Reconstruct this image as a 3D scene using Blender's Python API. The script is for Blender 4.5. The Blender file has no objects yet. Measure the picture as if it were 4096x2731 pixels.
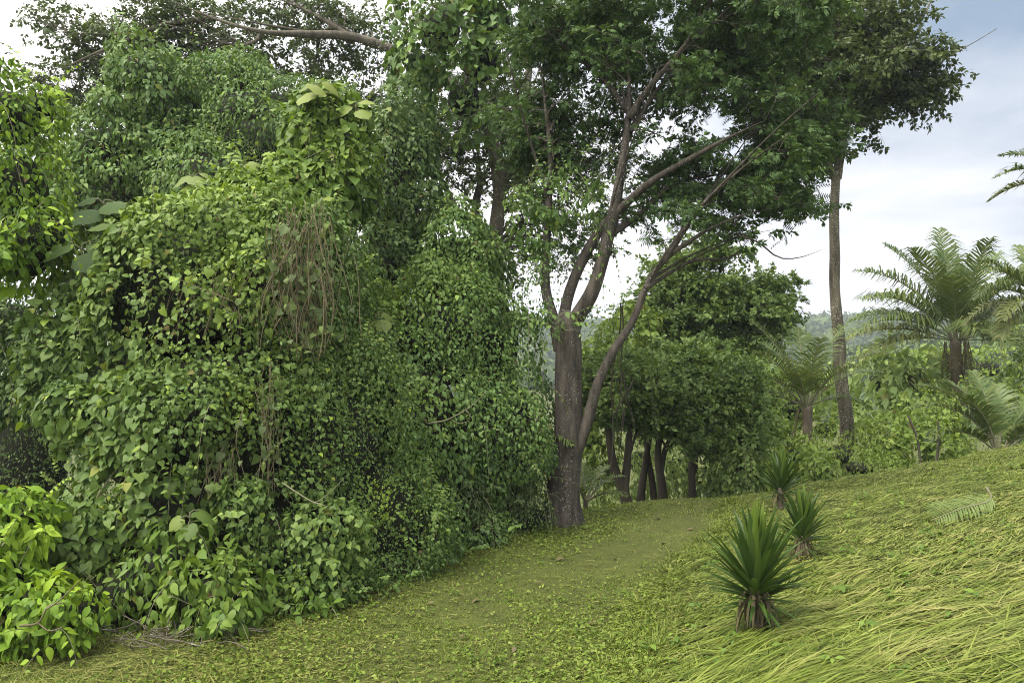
import bpy, math
import numpy as np
from mathutils import Matrix

# ------------------------------------------------------------------ camera, sky, sun, exposure
SC = bpy.context.scene
COL = SC.collection
rng = np.random.default_rng(11)
F, CX, CY, EYE = 852.0, 512.0, 341.0, 2.4

cam_d = bpy.data.cameras.new('camera')
cam = bpy.data.objects.new('camera', cam_d)
COL.objects.link(cam)
cam.location = (0, 0, EYE)
cam.rotation_euler = (math.radians(90), 0, 0)
cam_d.sensor_width = 36
cam_d.lens = 36 * F / 1024
cam_d.clip_start = 0.05
cam_d.clip_end = 4000
SC.camera = cam

SUN_EL, SUN_AZ = 60.0, 232.0          # azimuth clockwise from +Y: the veiled sun stands behind the camera, to the left
world = bpy.data.worlds.new('World')
SC.world = world
world.use_nodes = True
wt = world.node_tree
wt.nodes.clear()
def N(t, kind, **kw):
    n = t.nodes.new(kind)
    for k, v in kw.items(): setattr(n, k, v)
    return n
def mathn(t, op, a, b=None, clamp=False):
    n = N(t, 'ShaderNodeMath', operation=op, use_clamp=clamp)
    for i, v in enumerate((a, b)):
        if v is None: continue
        if isinstance(v, (int, float)): n.inputs[i].default_value = v
        else: t.links.new(v, n.inputs[i])
    return n.outputs[0]
def mixc(t, f, a, b, blend='MIX'):
    n = N(t, 'ShaderNodeMix', data_type='RGBA', blend_type=blend)
    for s, v in ((n.inputs[0], f), (n.inputs[6], a), (n.inputs[7], b)):
        if isinstance(v, (int, float)): s.default_value = v
        elif isinstance(v, (tuple, list)): s.default_value = (*v[:3], 1)
        else: t.links.new(v, s)
    return n.outputs[2]
sky = N(wt, 'ShaderNodeTexSky', sky_type='NISHITA', sun_disc=False)
sky.sun_elevation = math.radians(SUN_EL)
sky.sun_rotation = math.radians(SUN_AZ)
tc = N(wt, 'ShaderNodeTexCoord')
sep = N(wt, 'ShaderNodeSeparateXYZ')
wt.links.new(tc.outputs['Generated'], sep.inputs[0])
zc = mathn(wt, 'MAXIMUM', sep.outputs[2], 0.0)
den = mathn(wt, 'ADD', zc, 0.16)
cmb = N(wt, 'ShaderNodeCombineXYZ')
wt.links.new(mathn(wt, 'DIVIDE', sep.outputs[0], den), cmb.inputs[0])
wt.links.new(mathn(wt, 'DIVIDE', sep.outputs[1], den), cmb.inputs[1])
cn = N(wt, 'ShaderNodeTexNoise')
cn.inputs['Scale'].default_value = 1.15
cn.inputs['Detail'].default_value = 6
cn.inputs['Roughness'].default_value = 0.55
wt.links.new(cmb.outputs[0], cn.inputs['Vector'])
dt = N(wt, 'ShaderNodeVectorMath', operation='DOT_PRODUCT')
wt.links.new(tc.outputs['Generated'], dt.inputs[0])
dt.inputs[1].default_value = (-0.66, 0.52, 0.54)          # where the cloud is thinnest
glow = mathn(wt, 'MULTIPLY', mathn(wt, 'MAXIMUM', mathn(wt, 'SUBTRACT', dt.outputs['Value'], 0.32), 0.0), 1.7)
low = mathn(wt, 'MULTIPLY', mathn(wt, 'SUBTRACT', 1.0, mathn(wt, 'MULTIPLY', zc, 3.25)), 1.15)
low = mathn(wt, 'MAXIMUM', low, 0.0)
nz = mathn(wt, 'MULTIPLY', mathn(wt, 'SUBTRACT', cn.outputs[0], 0.5), 1.7)
fac = mathn(wt, 'ADD', mathn(wt, 'ADD', glow, low), nz, clamp=True)
nish = N(wt, 'ShaderNodeVectorMath', operation='SCALE')
wt.links.new(sky.outputs[0], nish.inputs[0])
nish.inputs['Scale'].default_value = 0.30
grey = mixc(wt, 0.75, nish.outputs[0], (1.6, 2.1, 2.75))
cloud = mixc(wt, fac, grey, (4.5, 4.45, 4.62))
gl_ = N(wt, 'ShaderNodeVectorMath', operation='SCALE')
gl_.inputs[0].default_value = (2.2, 2.1, 1.9)
wt.links.new(glow, gl_.inputs['Scale'])
cloud = mixc(wt, 1.0, cloud, gl_.outputs[0], 'ADD')
# the veil of cloud brightens smoothly towards the hidden sun
sd_ = N(wt, 'ShaderNodeVectorMath', operation='DOT_PRODUCT')
wt.links.new(tc.outputs['Generated'], sd_.inputs[0])
_e, _a = math.radians(SUN_EL), math.radians(SUN_AZ)
sd_.inputs[1].default_value = (math.sin(_a) * math.cos(_e), math.cos(_a) * math.cos(_e), math.sin(_e))
veil = mathn(wt, 'POWER', mathn(wt, 'MAXIMUM', sd_.outputs['Value'], 0.0), 1.6)
vs = N(wt, 'ShaderNodeVectorMath', operation='SCALE')
vs.inputs[0].default_value = (14.0, 13.4, 12.3)
wt.links.new(veil, vs.inputs['Scale'])
cloud = mixc(wt, 1.0, cloud, vs.outputs[0], 'ADD')
bg = N(wt, 'ShaderNodeBackground')
bg.inputs['Strength'].default_value = 0.105
wt.links.new(cloud, bg.inputs['Color'])
wo = N(wt, 'ShaderNodeOutputWorld')
wt.links.new(bg.outputs[0], wo.inputs[0])

sun_d = bpy.data.lights.new('sun', 'SUN')
sun_d.energy = 1.5
sun_d.angle = math.radians(25)
sun_d.color = (1.0, 0.95, 0.86)
sun = bpy.data.objects.new('sun', sun_d)
COL.objects.link(sun)
sun.rotation_euler = (math.radians(90 - SUN_EL), 0, math.radians(180 - SUN_AZ))

SC.view_settings.view_transform = 'Standard'
SC.view_settings.look = 'None'
SC.view_settings.exposure = 1.31
SC.view_settings.gamma = 1
SC.view_settings.use_curve_mapping = False
SC.render.engine = 'CYCLES'
SC.cycles.max_bounces = 5
SC.cycles.diffuse_bounces = 4
SC.cycles.glossy_bounces = 1
SC.cycles.transmission_bounces = 3
SC.cycles.volume_bounces = 0
SC.cycles.use_denoising = True
SC.cycles.denoising_prefilter = 'NONE'
SC.cycles.denoising_input_passes = 'RGB_ALBEDO_NORMAL'
SC.cycles.filter_width = 1.0

# ------------------------------------------------------------------ helpers
def at(px, py, d):
    return np.array([(px - CX) / F * d, d, EYE - (py - CY) / F * d])
def nrm(v):
    return v / (np.linalg.norm(v, axis=-1, keepdims=True) + 1e-9)
_sn = {}
def sn(P, scale=1.0, seed=0, zs=1.0):
    """smooth noise about -1..1 from a sum of sines"""
    if seed not in _sn:
        r = np.random.default_rng(1000 + seed)
        _sn[seed] = (nrm(r.normal(size=(9, 3))) * r.uniform(.6, 1.7, (9, 1)), r.uniform(0, 6.28, 9))
    K, ph = _sn[seed]
    Q = np.asarray(P) * np.array([scale, scale, scale * zs])
    return np.sin(Q @ K.T + ph).sum(-1) / 3.6
def sstep(a, b, x):
    t = np.clip((x - a) / (b - a), 0, 1)
    return t * t * (3 - 2 * t)

class MB:
    def __init__(s): s.v, s.f, s.t, s.n = [], [], [], 0
    def add(s, v, f, tint=0.0):
        v = np.asarray(v, np.float32).reshape(-1, 3)
        s.v.append(v); s.f.append(np.asarray(f, np.int32).reshape(-1, 3) + s.n)
        s.t.append(np.broadcast_to(np.asarray(tint, np.float32), (len(v),)))
        s.n += len(v)
    def mesh(s, name, mat, smooth=True):
        me = bpy.data.meshes.new(name)
        if s.n:
            v = np.concatenate(s.v); f = np.concatenate(s.f); t = np.concatenate(s.t)
            me.vertices.add(len(v)); me.vertices.foreach_set('co', v.ravel())
            me.loops.add(len(f) * 3); me.loops.foreach_set('vertex_index', f.ravel().astype(np.int32))
            me.polygons.add(len(f)); me.polygons.foreach_set('loop_start', np.arange(0, len(f) * 3, 3, dtype=np.int32))
            me.polygons.foreach_set('use_smooth', np.full(len(f), smooth, bool))
            a = me.attributes.new('tint', 'FLOAT', 'POINT')
            a.data.foreach_set('value', t)
            me.update(calc_edges=True)
        me.materials.append(mat)
        return me
    def build(s, name, mat, parent=None, kind=None, smooth=True):
        o = bpy.data.objects.new(name, s.mesh(name, mat, smooth))
        COL.objects.link(o)
        if parent is not None:
            o.parent = parent
            o.matrix_parent_inverse = Matrix.Translation(-parent.location)
        if kind: o['kind'] = kind
        return o

def tag(o, label, cat, group=None):
    o['label'] = label; o['category'] = cat
    if group: o['group'] = group
    return o
def thing(name, label, cat, loc, group=None):
    o = bpy.data.objects.new(name, None)
    COL.objects.link(o)
    o.location = tuple(float(c) for c in loc)
    o.empty_display_size = .1
    return tag(o, label, cat, group)
def put(name, me, parent, M):
    o = bpy.data.objects.new(name, me)
    COL.objects.link(o)
    if parent is not None:
        o.parent = parent
        o.matrix_parent_inverse = Matrix.Translation(-parent.location)
    o.matrix_basis = M
    return o

def smooth_path(P, n):
    """Catmull-Rom through P, n points in all"""
    P = np.asarray(P, float)
    if len(P) == 2: return P[0] + (P[1] - P[0]) * np.linspace(0, 1, n)[:, None]
    Q = np.vstack([2 * P[0] - P[1], P, 2 * P[-1] - P[-2]])
    u = np.linspace(0, len(P) - 1 - 1e-6, n); i = u.astype(int); t = (u - i)[:, None]
    a, b, c, d = Q[i], Q[i + 1], Q[i + 2], Q[i + 3]
    return .5 * (2 * b + (c - a) * t + (2 * a - 5 * b + 4 * c - d) * t ** 2 + (3 * b - a - 3 * c + d) * t ** 3)
def tube(mb, P, R, k=6, rough=0.0, seed=0, tint=0.0, rib=0.0):
    P = np.asarray(P, float); n = len(P)
    R = np.broadcast_to(np.asarray(R, float), (n,))
    T = nrm(np.gradient(P, axis=0))
    up = np.array([0.31, 0.93, .2]) if abs(T[:, 2]).mean() > .6 else np.array([0., 0.2, 1.])
    A = nrm(np.cross(T, up)); B = np.cross(T, A)
    th = np.arange(k) / k * 2 * np.pi
    ring = A[:, None] * np.cos(th)[None, :, None] + B[:, None] * np.sin(th)[None, :, None]
    rad = np.broadcast_to(R[:, None], (n, k)).copy()
    if rib: rad *= 1 + rib * np.sin(th * 5 + seed)[None] + rib * .6 * np.sin(th * 3 + 2 * seed)[None]
    if rough:
        W = P[:, None] + ring * R[:, None, None]
        rad *= 1 + rough * sn(W, 9, seed % 7, .5) + rough * .6 * sn(W, 21, seed % 5, .6)
    V = (P[:, None] + ring * rad[..., None]).reshape(-1, 3)
    i = np.arange(n - 1)[:, None] * k + np.arange(k)[None]
    j = np.arange(n - 1)[:, None] * k + (np.arange(k)[None] + 1) % k
    q = np.stack([i, j, j + k, i + k], -1).reshape(-1, 4)
    f = np.vstack([q[:, [0, 1, 2]], q[:, [0, 2, 3]]])
    c = np.array([[n * k, (n - 1) * k + a, (n - 1) * k + (a + 1) % k] for a in range(k)])
    mb.add(np.vstack([V, P[-1:] + T[-1:] * R[-1] * .6]), np.vstack([f, c]), tint)

# leaf shapes: stalk end at the origin, tip along +Y, upper face +Z, length 1
def fan(half, mid, droop=.18, fold=.16):
    L = [(x, y) for x, y in half]
    v = [(0, mid, 0.05)] + [(x, y, 0) for x, y in L] + [(-x, y, 0) for x, y in L[1:-1]]
    v = np.array(v, float)
    v[:, 2] += fold * np.abs(v[:, 0]) - droop * v[:, 1] ** 2
    n = len(L); right = list(range(1, n + 1)); left = [1] + list(range(n + 1, 2 * n - 1)) + [n]
    f = [(0, right[i], right[i + 1]) for i in range(n - 1)] + [(0, left[i + 1], left[i]) for i in range(n - 1)]
    return v, np.array(f)
HEART = [fan([(0, 0), (.24, -.14), (.46, .05), (.43, .38), (.2, .74), (0, 1)], .36, .22, .2),
         fan([(0, 0), (.3, -.12), (.52, .1), (.45, .42), (.18, .72), (0, .95)], .36, .34, -.12),
         fan([(0, 0), (.2, -.1), (.38, .1), (.36, .45), (.15, .8), (0, 1.05)], .4, .1, .34)]
OVAL = [fan([(0, 0), (.2, .22), (.24, .5), (.12, .82), (0, 1)], .45, .2, .3),
        fan([(0, 0), (.24, .25), (.28, .5), (.14, .8), (0, 1)], .45, .35, .05)]
KITE = [(np.array([(0, 0, 0), (.3, .42, .1), (0, 1, -.18), (-.3, .42, .1)], float), np.array([(0, 1, 2), (0, 2, 3)])),
        (np.array([(0, 0, 0), (.36, .35, -.03), (0, 1, -.3), (-.36, .35, -.03)], float), np.array([(0, 1, 2), (0, 2, 3)]))]
LANCE = [(np.array([(0, 0, 0), (.17, .45, .05), (0, 1, -.15), (-.17, .45, .05)], float), np.array([(0, 1, 2), (0, 2, 3)])),
         (np.array([(0, 0, 0), (.13, .4, -.02), (0, 1, -.3), (-.13, .4, -.02)], float), np.array([(0, 1, 2), (0, 2, 3)]))]
def spray(n, w, spread, droop):
    v, f = [], []
    for i in range(n):
        t = .12 + .88 * i / n
        for s in (-1, 1):
            l = w * (1 - .55 * abs(t - .45) ** 1.2) * (1 + .2 * math.sin(i * 7.3 + s))
            b = np.array([0, t - .04, -droop * t * t]); b2 = b + (0, .105, 0)
            e = b + (s * l, l * spread, -.35 * l - .05)
            k = len(v); v += [b, b2, e]; f.append((k, k + 1, k + 2))
    k = len(v); v += [(-.012, 0, 0), (.012, 0, 0), (0, 1.05, -droop)]; f.append((k, k + 1, k + 2))
    return np.array(v, float), np.array(f)
SPRAY = [spray(6, .36, .55, .25), spray(5, .32, .8, .45), spray(6, .42, .35, .1)]
def cluster(n, seed, size):
    """a twig end with n small leaves"""
    r = np.random.default_rng(seed); v, f = [], []
    for i in range(n):
        a = r.uniform(0, 6.28); y = r.uniform(.1, .8)
        dr = nrm(np.array([math.cos(a), r.uniform(.2, 1.2), math.sin(a) * .5])); s = size * r.uniform(.7, 1.2)
        b = np.array([0, y, 0]) + .05 * dr; sd = nrm(np.cross(dr, r.normal(size=3) * .4 + (0, 0, 1))) * s * .27
        k = len(v); v += [b, b + dr * s * .45 + sd, b + dr * s - (0, 0, .15 * s), b + dr * s * .45 - sd]
        f += [(k, k + 1, k + 2), (k, k + 2, k + 3)]
    return np.array(v), np.array(f)
TWIG = [cluster(7, 1, .5), cluster(7, 2, .45), cluster(8, 3, .5)]

def frames(T, U):
    y = nrm(T); z = nrm(U - (U * y).sum(-1, keepdims=True) * y); x = np.cross(y, z)
    return x, y, z
def scatter(mb, temps, P, T, U, S, tint=0.0):
    n = len(P)
    if n == 0: return
    which = rng.integers(0, len(temps), n)
    x, y, z = frames(T, U)
    tint = np.broadcast_to(np.asarray(tint, float), (n,))
    for k, (tv, tf) in enumerate(temps):
        m = np.where(which == k)[0]
        if len(m) == 0: continue
        s = S[m][:, None, None]
        V = P[m][:, None] + s * (x[m][:, None] * tv[None, :, 0:1] + y[m][:, None] * tv[None, :, 1:2] + z[m][:, None] * tv[None, :, 2:3])
        Fc = tf[None] + (np.arange(len(m)) * len(tv))[:, None, None]
        mb.add(V.reshape(-1, 3), Fc.reshape(-1, 3), np.repeat(tint[m], len(tv)))

# ------------------------------------------------------------------ materials (real base colours)
def newmat(name):
    m = bpy.data.materials.new(name); m.use_nodes = True
    m.node_tree.nodes.clear()
    return m, m.node_tree
def noise(t, scale, detail=3, vec=None, rough=.55):
    n = N(t, 'ShaderNodeTexNoise')
    n.inputs['Scale'].default_value = scale; n.inputs['Detail'].default_value = detail; n.inputs['Roughness'].default_value = rough
    if vec is not None: t.links.new(vec, n.inputs['Vector'])
    return n.outputs[0]
def ramp(t, f, stops):
    r = N(t, 'ShaderNodeValToRGB'); e = r.color_ramp.elements
    while len(e) < len(stops): e.new(.5)
    for i, (p, c) in enumerate(stops): e[i].position = p; e[i].color = (*c, 1)
    t.links.new(f, r.inputs[0])
    return r.outputs[0]
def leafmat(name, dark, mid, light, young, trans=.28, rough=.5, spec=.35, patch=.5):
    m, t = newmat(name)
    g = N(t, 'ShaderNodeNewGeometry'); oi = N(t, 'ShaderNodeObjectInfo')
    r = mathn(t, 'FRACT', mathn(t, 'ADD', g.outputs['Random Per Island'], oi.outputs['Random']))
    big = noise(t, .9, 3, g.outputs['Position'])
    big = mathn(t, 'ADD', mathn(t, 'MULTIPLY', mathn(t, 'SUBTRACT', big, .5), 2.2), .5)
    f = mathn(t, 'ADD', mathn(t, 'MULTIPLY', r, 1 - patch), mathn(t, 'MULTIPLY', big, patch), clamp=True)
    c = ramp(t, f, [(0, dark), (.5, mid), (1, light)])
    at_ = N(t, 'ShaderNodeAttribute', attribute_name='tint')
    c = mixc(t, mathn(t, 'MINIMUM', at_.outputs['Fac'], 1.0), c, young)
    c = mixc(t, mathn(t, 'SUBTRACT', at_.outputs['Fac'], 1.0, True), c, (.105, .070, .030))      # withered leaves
    p = N(t, 'ShaderNodeBsdfPrincipled')
    p.inputs['Roughness'].default_value = rough; p.inputs['Specular IOR Level'].default_value = spec * .6
    t.links.new(c, p.inputs['Base Color'])
    tr = N(t, 'ShaderNodeBsdfTranslucent')
    t.links.new(mixc(t, 1.0, c, (1.25, 1.2, .6), 'MULTIPLY'), tr.inputs['Color'])
    mx = N(t, 'ShaderNodeMixShader'); mx.inputs[0].default_value = trans
    t.links.new(p.outputs[0], mx.inputs[1]); t.links.new(tr.outputs[0], mx.inputs[2])
    o = N(t, 'ShaderNodeOutputMaterial'); t.links.new(mx.outputs[0], o.inputs[0])
    return m
def barkmat(name, dark, light, lichen=None, scale=7, amount=.58):
    m, t = newmat(name)
    g = N(t, 'ShaderNodeNewGeometry')
    mp = N(t, 'ShaderNodeMapping'); mp.inputs['Scale'].default_value = (1, 1, .22)
    t.links.new(g.outputs['Position'], mp.inputs['Vector'])
    n1 = noise(t, scale, 8, mp.outputs[0], .65)
    c = ramp(t, n1, [(.32, dark), (.68, light)])
    if lichen:
        n2 = noise(t, scale * 4.2, 3, g.outputs['Position'], .6)
        n3 = noise(t, 1.7, 2, g.outputs['Position'])
        k = mathn(t, 'MULTIPLY', mathn(t, 'GREATER_THAN', mathn(t, 'ADD', n2, mathn(t, 'MULTIPLY', mathn(t, 'SUBTRACT', n3, .5), .35)), amount), .75)
        c = mixc(t, k, c, lichen)
    p = N(t, 'ShaderNodeBsdfPrincipled'); p.inputs['Roughness'].default_value = .85; p.inputs['Specular IOR Level'].default_value = .2
    t.links.new(c, p.inputs['Base Color'])
    b = N(t, 'ShaderNodeBump'); b.inputs['Strength'].default_value = .8; b.inputs['Distance'].default_value = .03
    t.links.new(n1, b.inputs['Height']); t.links.new(b.outputs[0], p.inputs['Normal'])
    o = N(t, 'ShaderNodeOutputMaterial'); t.links.new(p.outputs[0], o.inputs[0])
    return m

M_HEART = leafmat('vine_leaf', (0.064, 0.110, 0.024), (0.107, 0.172, 0.037), (0.187, 0.252, 0.058), (0.438, 0.583, 0.056), .25, .5, .4, .45)
M_SMALL = leafmat('small_vine_leaf', (0.057, 0.105, 0.029), (0.095, 0.165, 0.040), (0.177, 0.253, 0.062), (0.336, 0.488, 0.061), .25, .5, .4, .5)
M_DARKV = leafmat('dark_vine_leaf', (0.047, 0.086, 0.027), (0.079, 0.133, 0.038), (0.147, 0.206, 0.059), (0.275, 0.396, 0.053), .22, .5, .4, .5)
M_BRIGHT = leafmat('bright_leaf', (0.095, 0.170, 0.020), (0.155, 0.263, 0.026), (0.265, 0.408, 0.038), (0.465, 0.606, 0.050), .32, .5, .35, .4)
M_LUSH = leafmat('lush_leaf', (0.058, 0.106, 0.017), (0.093, 0.162, 0.023), (0.154, 0.223, 0.039), (0.276, 0.379, 0.047), .3, .48, .4, .45)
M_FEATHER = leafmat('feathery_leaf', (0.041, 0.076, 0.026), (0.068, 0.121, 0.040), (0.115, 0.180, 0.059), (0.241, 0.320, 0.060), .25, .55, .25, .55)
M_GREY = leafmat('grey_green_leaf', (0.050, 0.070, 0.026), (0.078, 0.112, 0.039), (0.120, 0.159, 0.059), (0.211, 0.286, 0.065), .22, .55, .3, .4)
M_TALL = leafmat('tall_tree_leaf', (0.036, 0.058, 0.018), (0.061, 0.088, 0.025), (0.109, 0.140, 0.042), (0.182, 0.218, 0.049), .22, .45, .4, .5)
M_MID = leafmat('grove_leaf', (0.075, 0.124, 0.038), (0.128, 0.195, 0.055), (0.223, 0.301, 0.084), (0.444, 0.558, 0.100), .25, .55, .3, .55)
M_SHRUB = leafmat('shrub_leaf', (0.107, 0.170, 0.033), (0.170, 0.249, 0.048), (0.269, 0.348, 0.073), (0.447, 0.536, 0.093), .28, .55, .3, .55)
M_PALE = leafmat('pale_broad_leaf', (0.143, 0.213, 0.065), (0.244, 0.335, 0.101), (0.385, 0.478, 0.163), (0.569, 0.671, 0.163), .25, .5, .35, .35)
M_BIG = leafmat('big_pale_leaf', (0.066, 0.109, 0.027), (0.105, 0.161, 0.035), (0.155, 0.218, 0.050), (0.232, 0.270, 0.050), .3, .5, .4, .3)
M_BIGD = leafmat('big_dark_leaf', (0.032, 0.060, 0.018), (0.051, 0.088, 0.024), (0.079, 0.122, 0.034), (0.135, 0.188, 0.030), .25, .6, .25, .3)
M_PALM = leafmat('palm_leaflet', (0.053, 0.091, 0.026), (0.084, 0.133, 0.036), (0.152, 0.202, 0.061), (0.329, 0.304, 0.086), .2, .42, .5, .4)
M_DRYF = leafmat('dry_frond', (0.075, 0.064, 0.035), (0.128, 0.105, 0.057), (0.210, 0.176, 0.099), (0.225, 0.195, 0.096), .15, .7, .2, .3)
M_YUC = leafmat('yucca_leaf', (0.032, 0.065, 0.014), (0.052, 0.097, 0.019), (0.090, 0.140, 0.032), (0.153, 0.225, 0.029), .2, .38, .5, .3)
M_GRASS = leafmat('lawn_blade', (0.050, 0.088, 0.013), (0.117, 0.174, 0.023), (0.233, 0.301, 0.050), (0.303, 0.309, 0.096), .25, .6, .25, .35)
M_CUT = leafmat('cut_grass_strand', (0.047, 0.075, 0.011), (0.123, 0.166, 0.022), (0.255, 0.296, 0.064), (0.312, 0.296, 0.101), .22, .5, .3, .22)
M_STRAW = leafmat('grass_clipping', (0.093, 0.092, 0.022), (0.148, 0.153, 0.037), (0.231, 0.245, 0.070), (0.231, 0.233, 0.073), .15, .7, .2, .4)
M_FOREST = leafmat('forest_canopy_leaf', (.050, .078, .028), (.075, .11, .04), (.11, .15, .055), (.15, .2, .06), .15, .7, .2, .6)
M_STEM = barkmat('vine_stem', (0.094, 0.075, 0.040), (0.195, 0.164, 0.097))
M_PALESTEM = barkmat('pale_stem', (0.120, 0.120, 0.066), (0.204, 0.198, 0.120))
M_CORE = barkmat('shaded_core', (0.012, 0.014, 0.008), (0.028, 0.030, 0.015), None, 9)  # near-black core colour, stands in for deep shade between the leaves
M_BARK = barkmat('lichened_bark', (.022, .019, .015), (.102, .086, .068), (.30, .29, .25), 11, .66)
M_BARKG = barkmat('grey_bark', (0.058, 0.050, 0.037), (0.154, 0.134, 0.099), (0.326, 0.326, 0.259), 6, .64)
M_BARKD = barkmat('dark_bark', (0.032, 0.028, 0.019), (0.086, 0.071, 0.050))
M_TALLB = barkmat('speckled_bark', (0.039, 0.034, 0.023), (0.163, 0.143, 0.101), (0.338, 0.325, 0.246), 8, .60)
M_PALMT = barkmat('palm_trunk', (.06, .05, .035), (.19, .155, .11))

# ------------------------------------------------------------------ ground
def edge_x(Y): return .69 + (Y - 6) * .40 + .10 * np.sin(Y * 1.3)
def ground_z(X, Y):
    X = np.asarray(X, float); Y = np.asarray(Y, float)
    s = X - edge_x(np.clip(Y, -5, 30))
    bank = .187 * (np.sqrt(np.maximum(s, -5) ** 2 + .09) + s) / 2 * sstep(70, 14, np.abs(X))
    bank = bank * np.clip(1 - (s - 7) / 30, .2, 1)
    yc = 11.3 + 1.3 * sstep(.4, 2.6, X)
    over = np.maximum(Y - yc, 0)
    fall = .30 * over ** 2 / (over + 1.6)
    fall = 9.0 * (1 - np.exp(-fall / 9.0))
    P = np.stack([X, Y, X * 0], -1)
    bumps = .025 * sn(P, 1.6, 3) + .012 * sn(P, 5.5, 4)
    far = sstep(30, 90, np.hypot(X, Y))
    hollow = -.06 * sstep(1.3, 0, np.abs(s + 1.4)) * sstep(13, 9, Y)
    return bank - fall + bumps * (1 - far) + hollow
def axis(lo, hi, step, far, g=1.18):
    a = list(np.arange(lo, hi + 1e-6, step)); d = step
    x = hi
    while x < far: d *= g; x += d; a.append(x)
    x = lo; d = step
    while x > -far: d *= g; x -= d; a.insert(0, x)
    return np.array(a)
def grid_mesh(xs, ys, zf):
    X, Y = np.meshgrid(xs, ys); Z = zf(X, Y)
    V = np.stack([X, Y, Z], -1).reshape(-1, 3); w = len(xs)
    i = (np.arange(len(ys) - 1)[:, None] * w + np.arange(w - 1)[None]).ravel()
    return V, np.vstack([np.stack([i, i + 1, i + w + 1], -1), np.stack([i, i + w + 1, i + w], -1)])
m, t = newmat('turf_soil')
g = N(t, 'ShaderNodeNewGeometry')
c1 = ramp(t, noise(t, 2.2, 5, g.outputs['Position'], .6), [(.3, (.052, .060, .015)), (.55, (.088, .102, .020)), (.75, (.122, .125, .032))])
c2 = ramp(t, noise(t, 38, 4, g.outputs['Position'], .7), [(.3, (.026, .028, .011)), (.6, (.085, .10, .026))])
p = N(t, 'ShaderNodeBsdfPrincipled'); p.inputs['Roughness'].default_value = .9; p.inputs['Specular IOR Level'].default_value = .15
t.links.new(mixc(t, .5, c1, c2), p.inputs['Base Color'])
b = N(t, 'ShaderNodeBump'); b.inputs['Strength'].default_value = .6; b.inputs['Distance'].default_value = .03
t.links.new(noise(t, 55, 4, g.outputs['Position'], .7), b.inputs['Height']); t.links.new(b.outputs[0], p.inputs['Normal'])
o = N(t, 'ShaderNodeOutputMaterial'); t.links.new(p.outputs[0], o.inputs[0])
M_SOIL = m
mb = MB()
ys = axis(3, 16, .12, 1500)
mb.add(*grid_mesh(axis(-7, 9, .12, 1500), ys[ys > -300], ground_z))
mb.build('ground', M_SOIL, None, 'structure')

# hills far beyond: a bluish ridge and a nearer green spur rising to the right
def hill_far(X, Y):
    P = np.stack([X, Y, X * 0], -1)
    rise = sstep(170, 400, Y)
    return -14 + rise * (21.5 + 3.0 * sn(P, .011, 5) + 1.2 * sn(P, .035, 6)) * (1 - .6 * sstep(430, 700, Y))
def hill_near(X, Y):
    P = np.stack([X, Y, X * 0], -1)
    r = sstep(20, 85, X) * sstep(60, 120, Y) * (1 - sstep(135, 200, Y))
    return -14 + 17.5 * r * (1 + .08 * sn(P, .05, 8))
m, t = newmat('hill_ground')
p = N(t, 'ShaderNodeBsdfPrincipled'); p.inputs['Roughness'].default_value = .95
g = N(t, 'ShaderNodeNewGeometry')
t.links.new(ramp(t, noise(t, .08, 5, g.outputs['Position']), [(.35, (.05, .075, .025)), (.7, (.095, .13, .04))]), p.inputs['Base Color'])
o = N(t, 'ShaderNodeOutputMaterial'); t.links.new(p.outputs[0], o.inputs[0])
M_HILL = m
mb = MB(); mb.add(*grid_mesh(np.linspace(-500, 700, 70), np.linspace(160, 760, 50), hill_far))
mb.build('hills', M_HILL, None, 'structure')
mb = MB(); mb.add(*grid_mesh(np.linspace(15, 220, 60), np.linspace(58, 205, 50), hill_near))
mb.build('hillside', M_HILL, None, 'structure')

def canopy(name, label, zf, xr, yr, n, r0, r1, per, leaf, cond=None):
    """a far-off wood: many crowns of leaf clumps, one mass"""
    mb = MB()
    X = rng.uniform(*xr, n); Y = rng.uniform(*yr, n)
    k = cond(X, Y) if cond else np.ones(n, bool)
    X, Y = X[k], Y[k]
    R = rng.uniform(r0, r1, len(X)); Z = zf(X, Y)
    q = nrm(rng.normal(size=(len(X), per, 3)) * (1, 1, 1)); q[..., 2] = np.abs(q[..., 2]) * 1.0 - .25
    q[..., 1] = np.where(q[..., 1] > .35, -q[..., 1], q[..., 1])
    lump = 1 + .18 * sn(q * 1.0 + X[:, None, None], 2.6, 2)
    P = np.stack([X, Y, Z + R * .7], -1)[:, None] + q * R[:, None, None] * lump[..., None] * rng.uniform(.86, 1.04, (len(X), per, 1))
    Nn = nrm(q + rng.normal(size=q.shape) * .35)
    T = nrm(rng.normal(size=q.shape) + (0, 0, -.7))
    crown = rng.uniform(-.3, .45, len(X))
    scatter(mb, KITE, P.reshape(-1, 3), T.reshape(-1, 3), Nn.reshape(-1, 3),
            (R[:, None] * rng.uniform(.7, 1.3, (len(X), per)) * leaf).ravel(), np.maximum(np.repeat(crown, per), 0))
    o = mb.build(name, M_FOREST, None, 'stuff')
    return tag(o, label, 'forest')
wedge = lambda a, b: (lambda X, Y: (X / Y > a) & (X / Y < b))
canopy('far_wood', 'hazy bluish forest covering the far ridge under the horizon', hill_far, (-60, 420), (190, 440), 3300, 3.2, 6.5, 46, .42, wedge(-.08, .75))
canopy('hillside_wood', 'green wooded spur on the nearer hillside left of the big palm', hill_near, (22, 110), (62, 150), 950, 1.3, 3.2, 60, .36, wedge(.24, .72))

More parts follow.
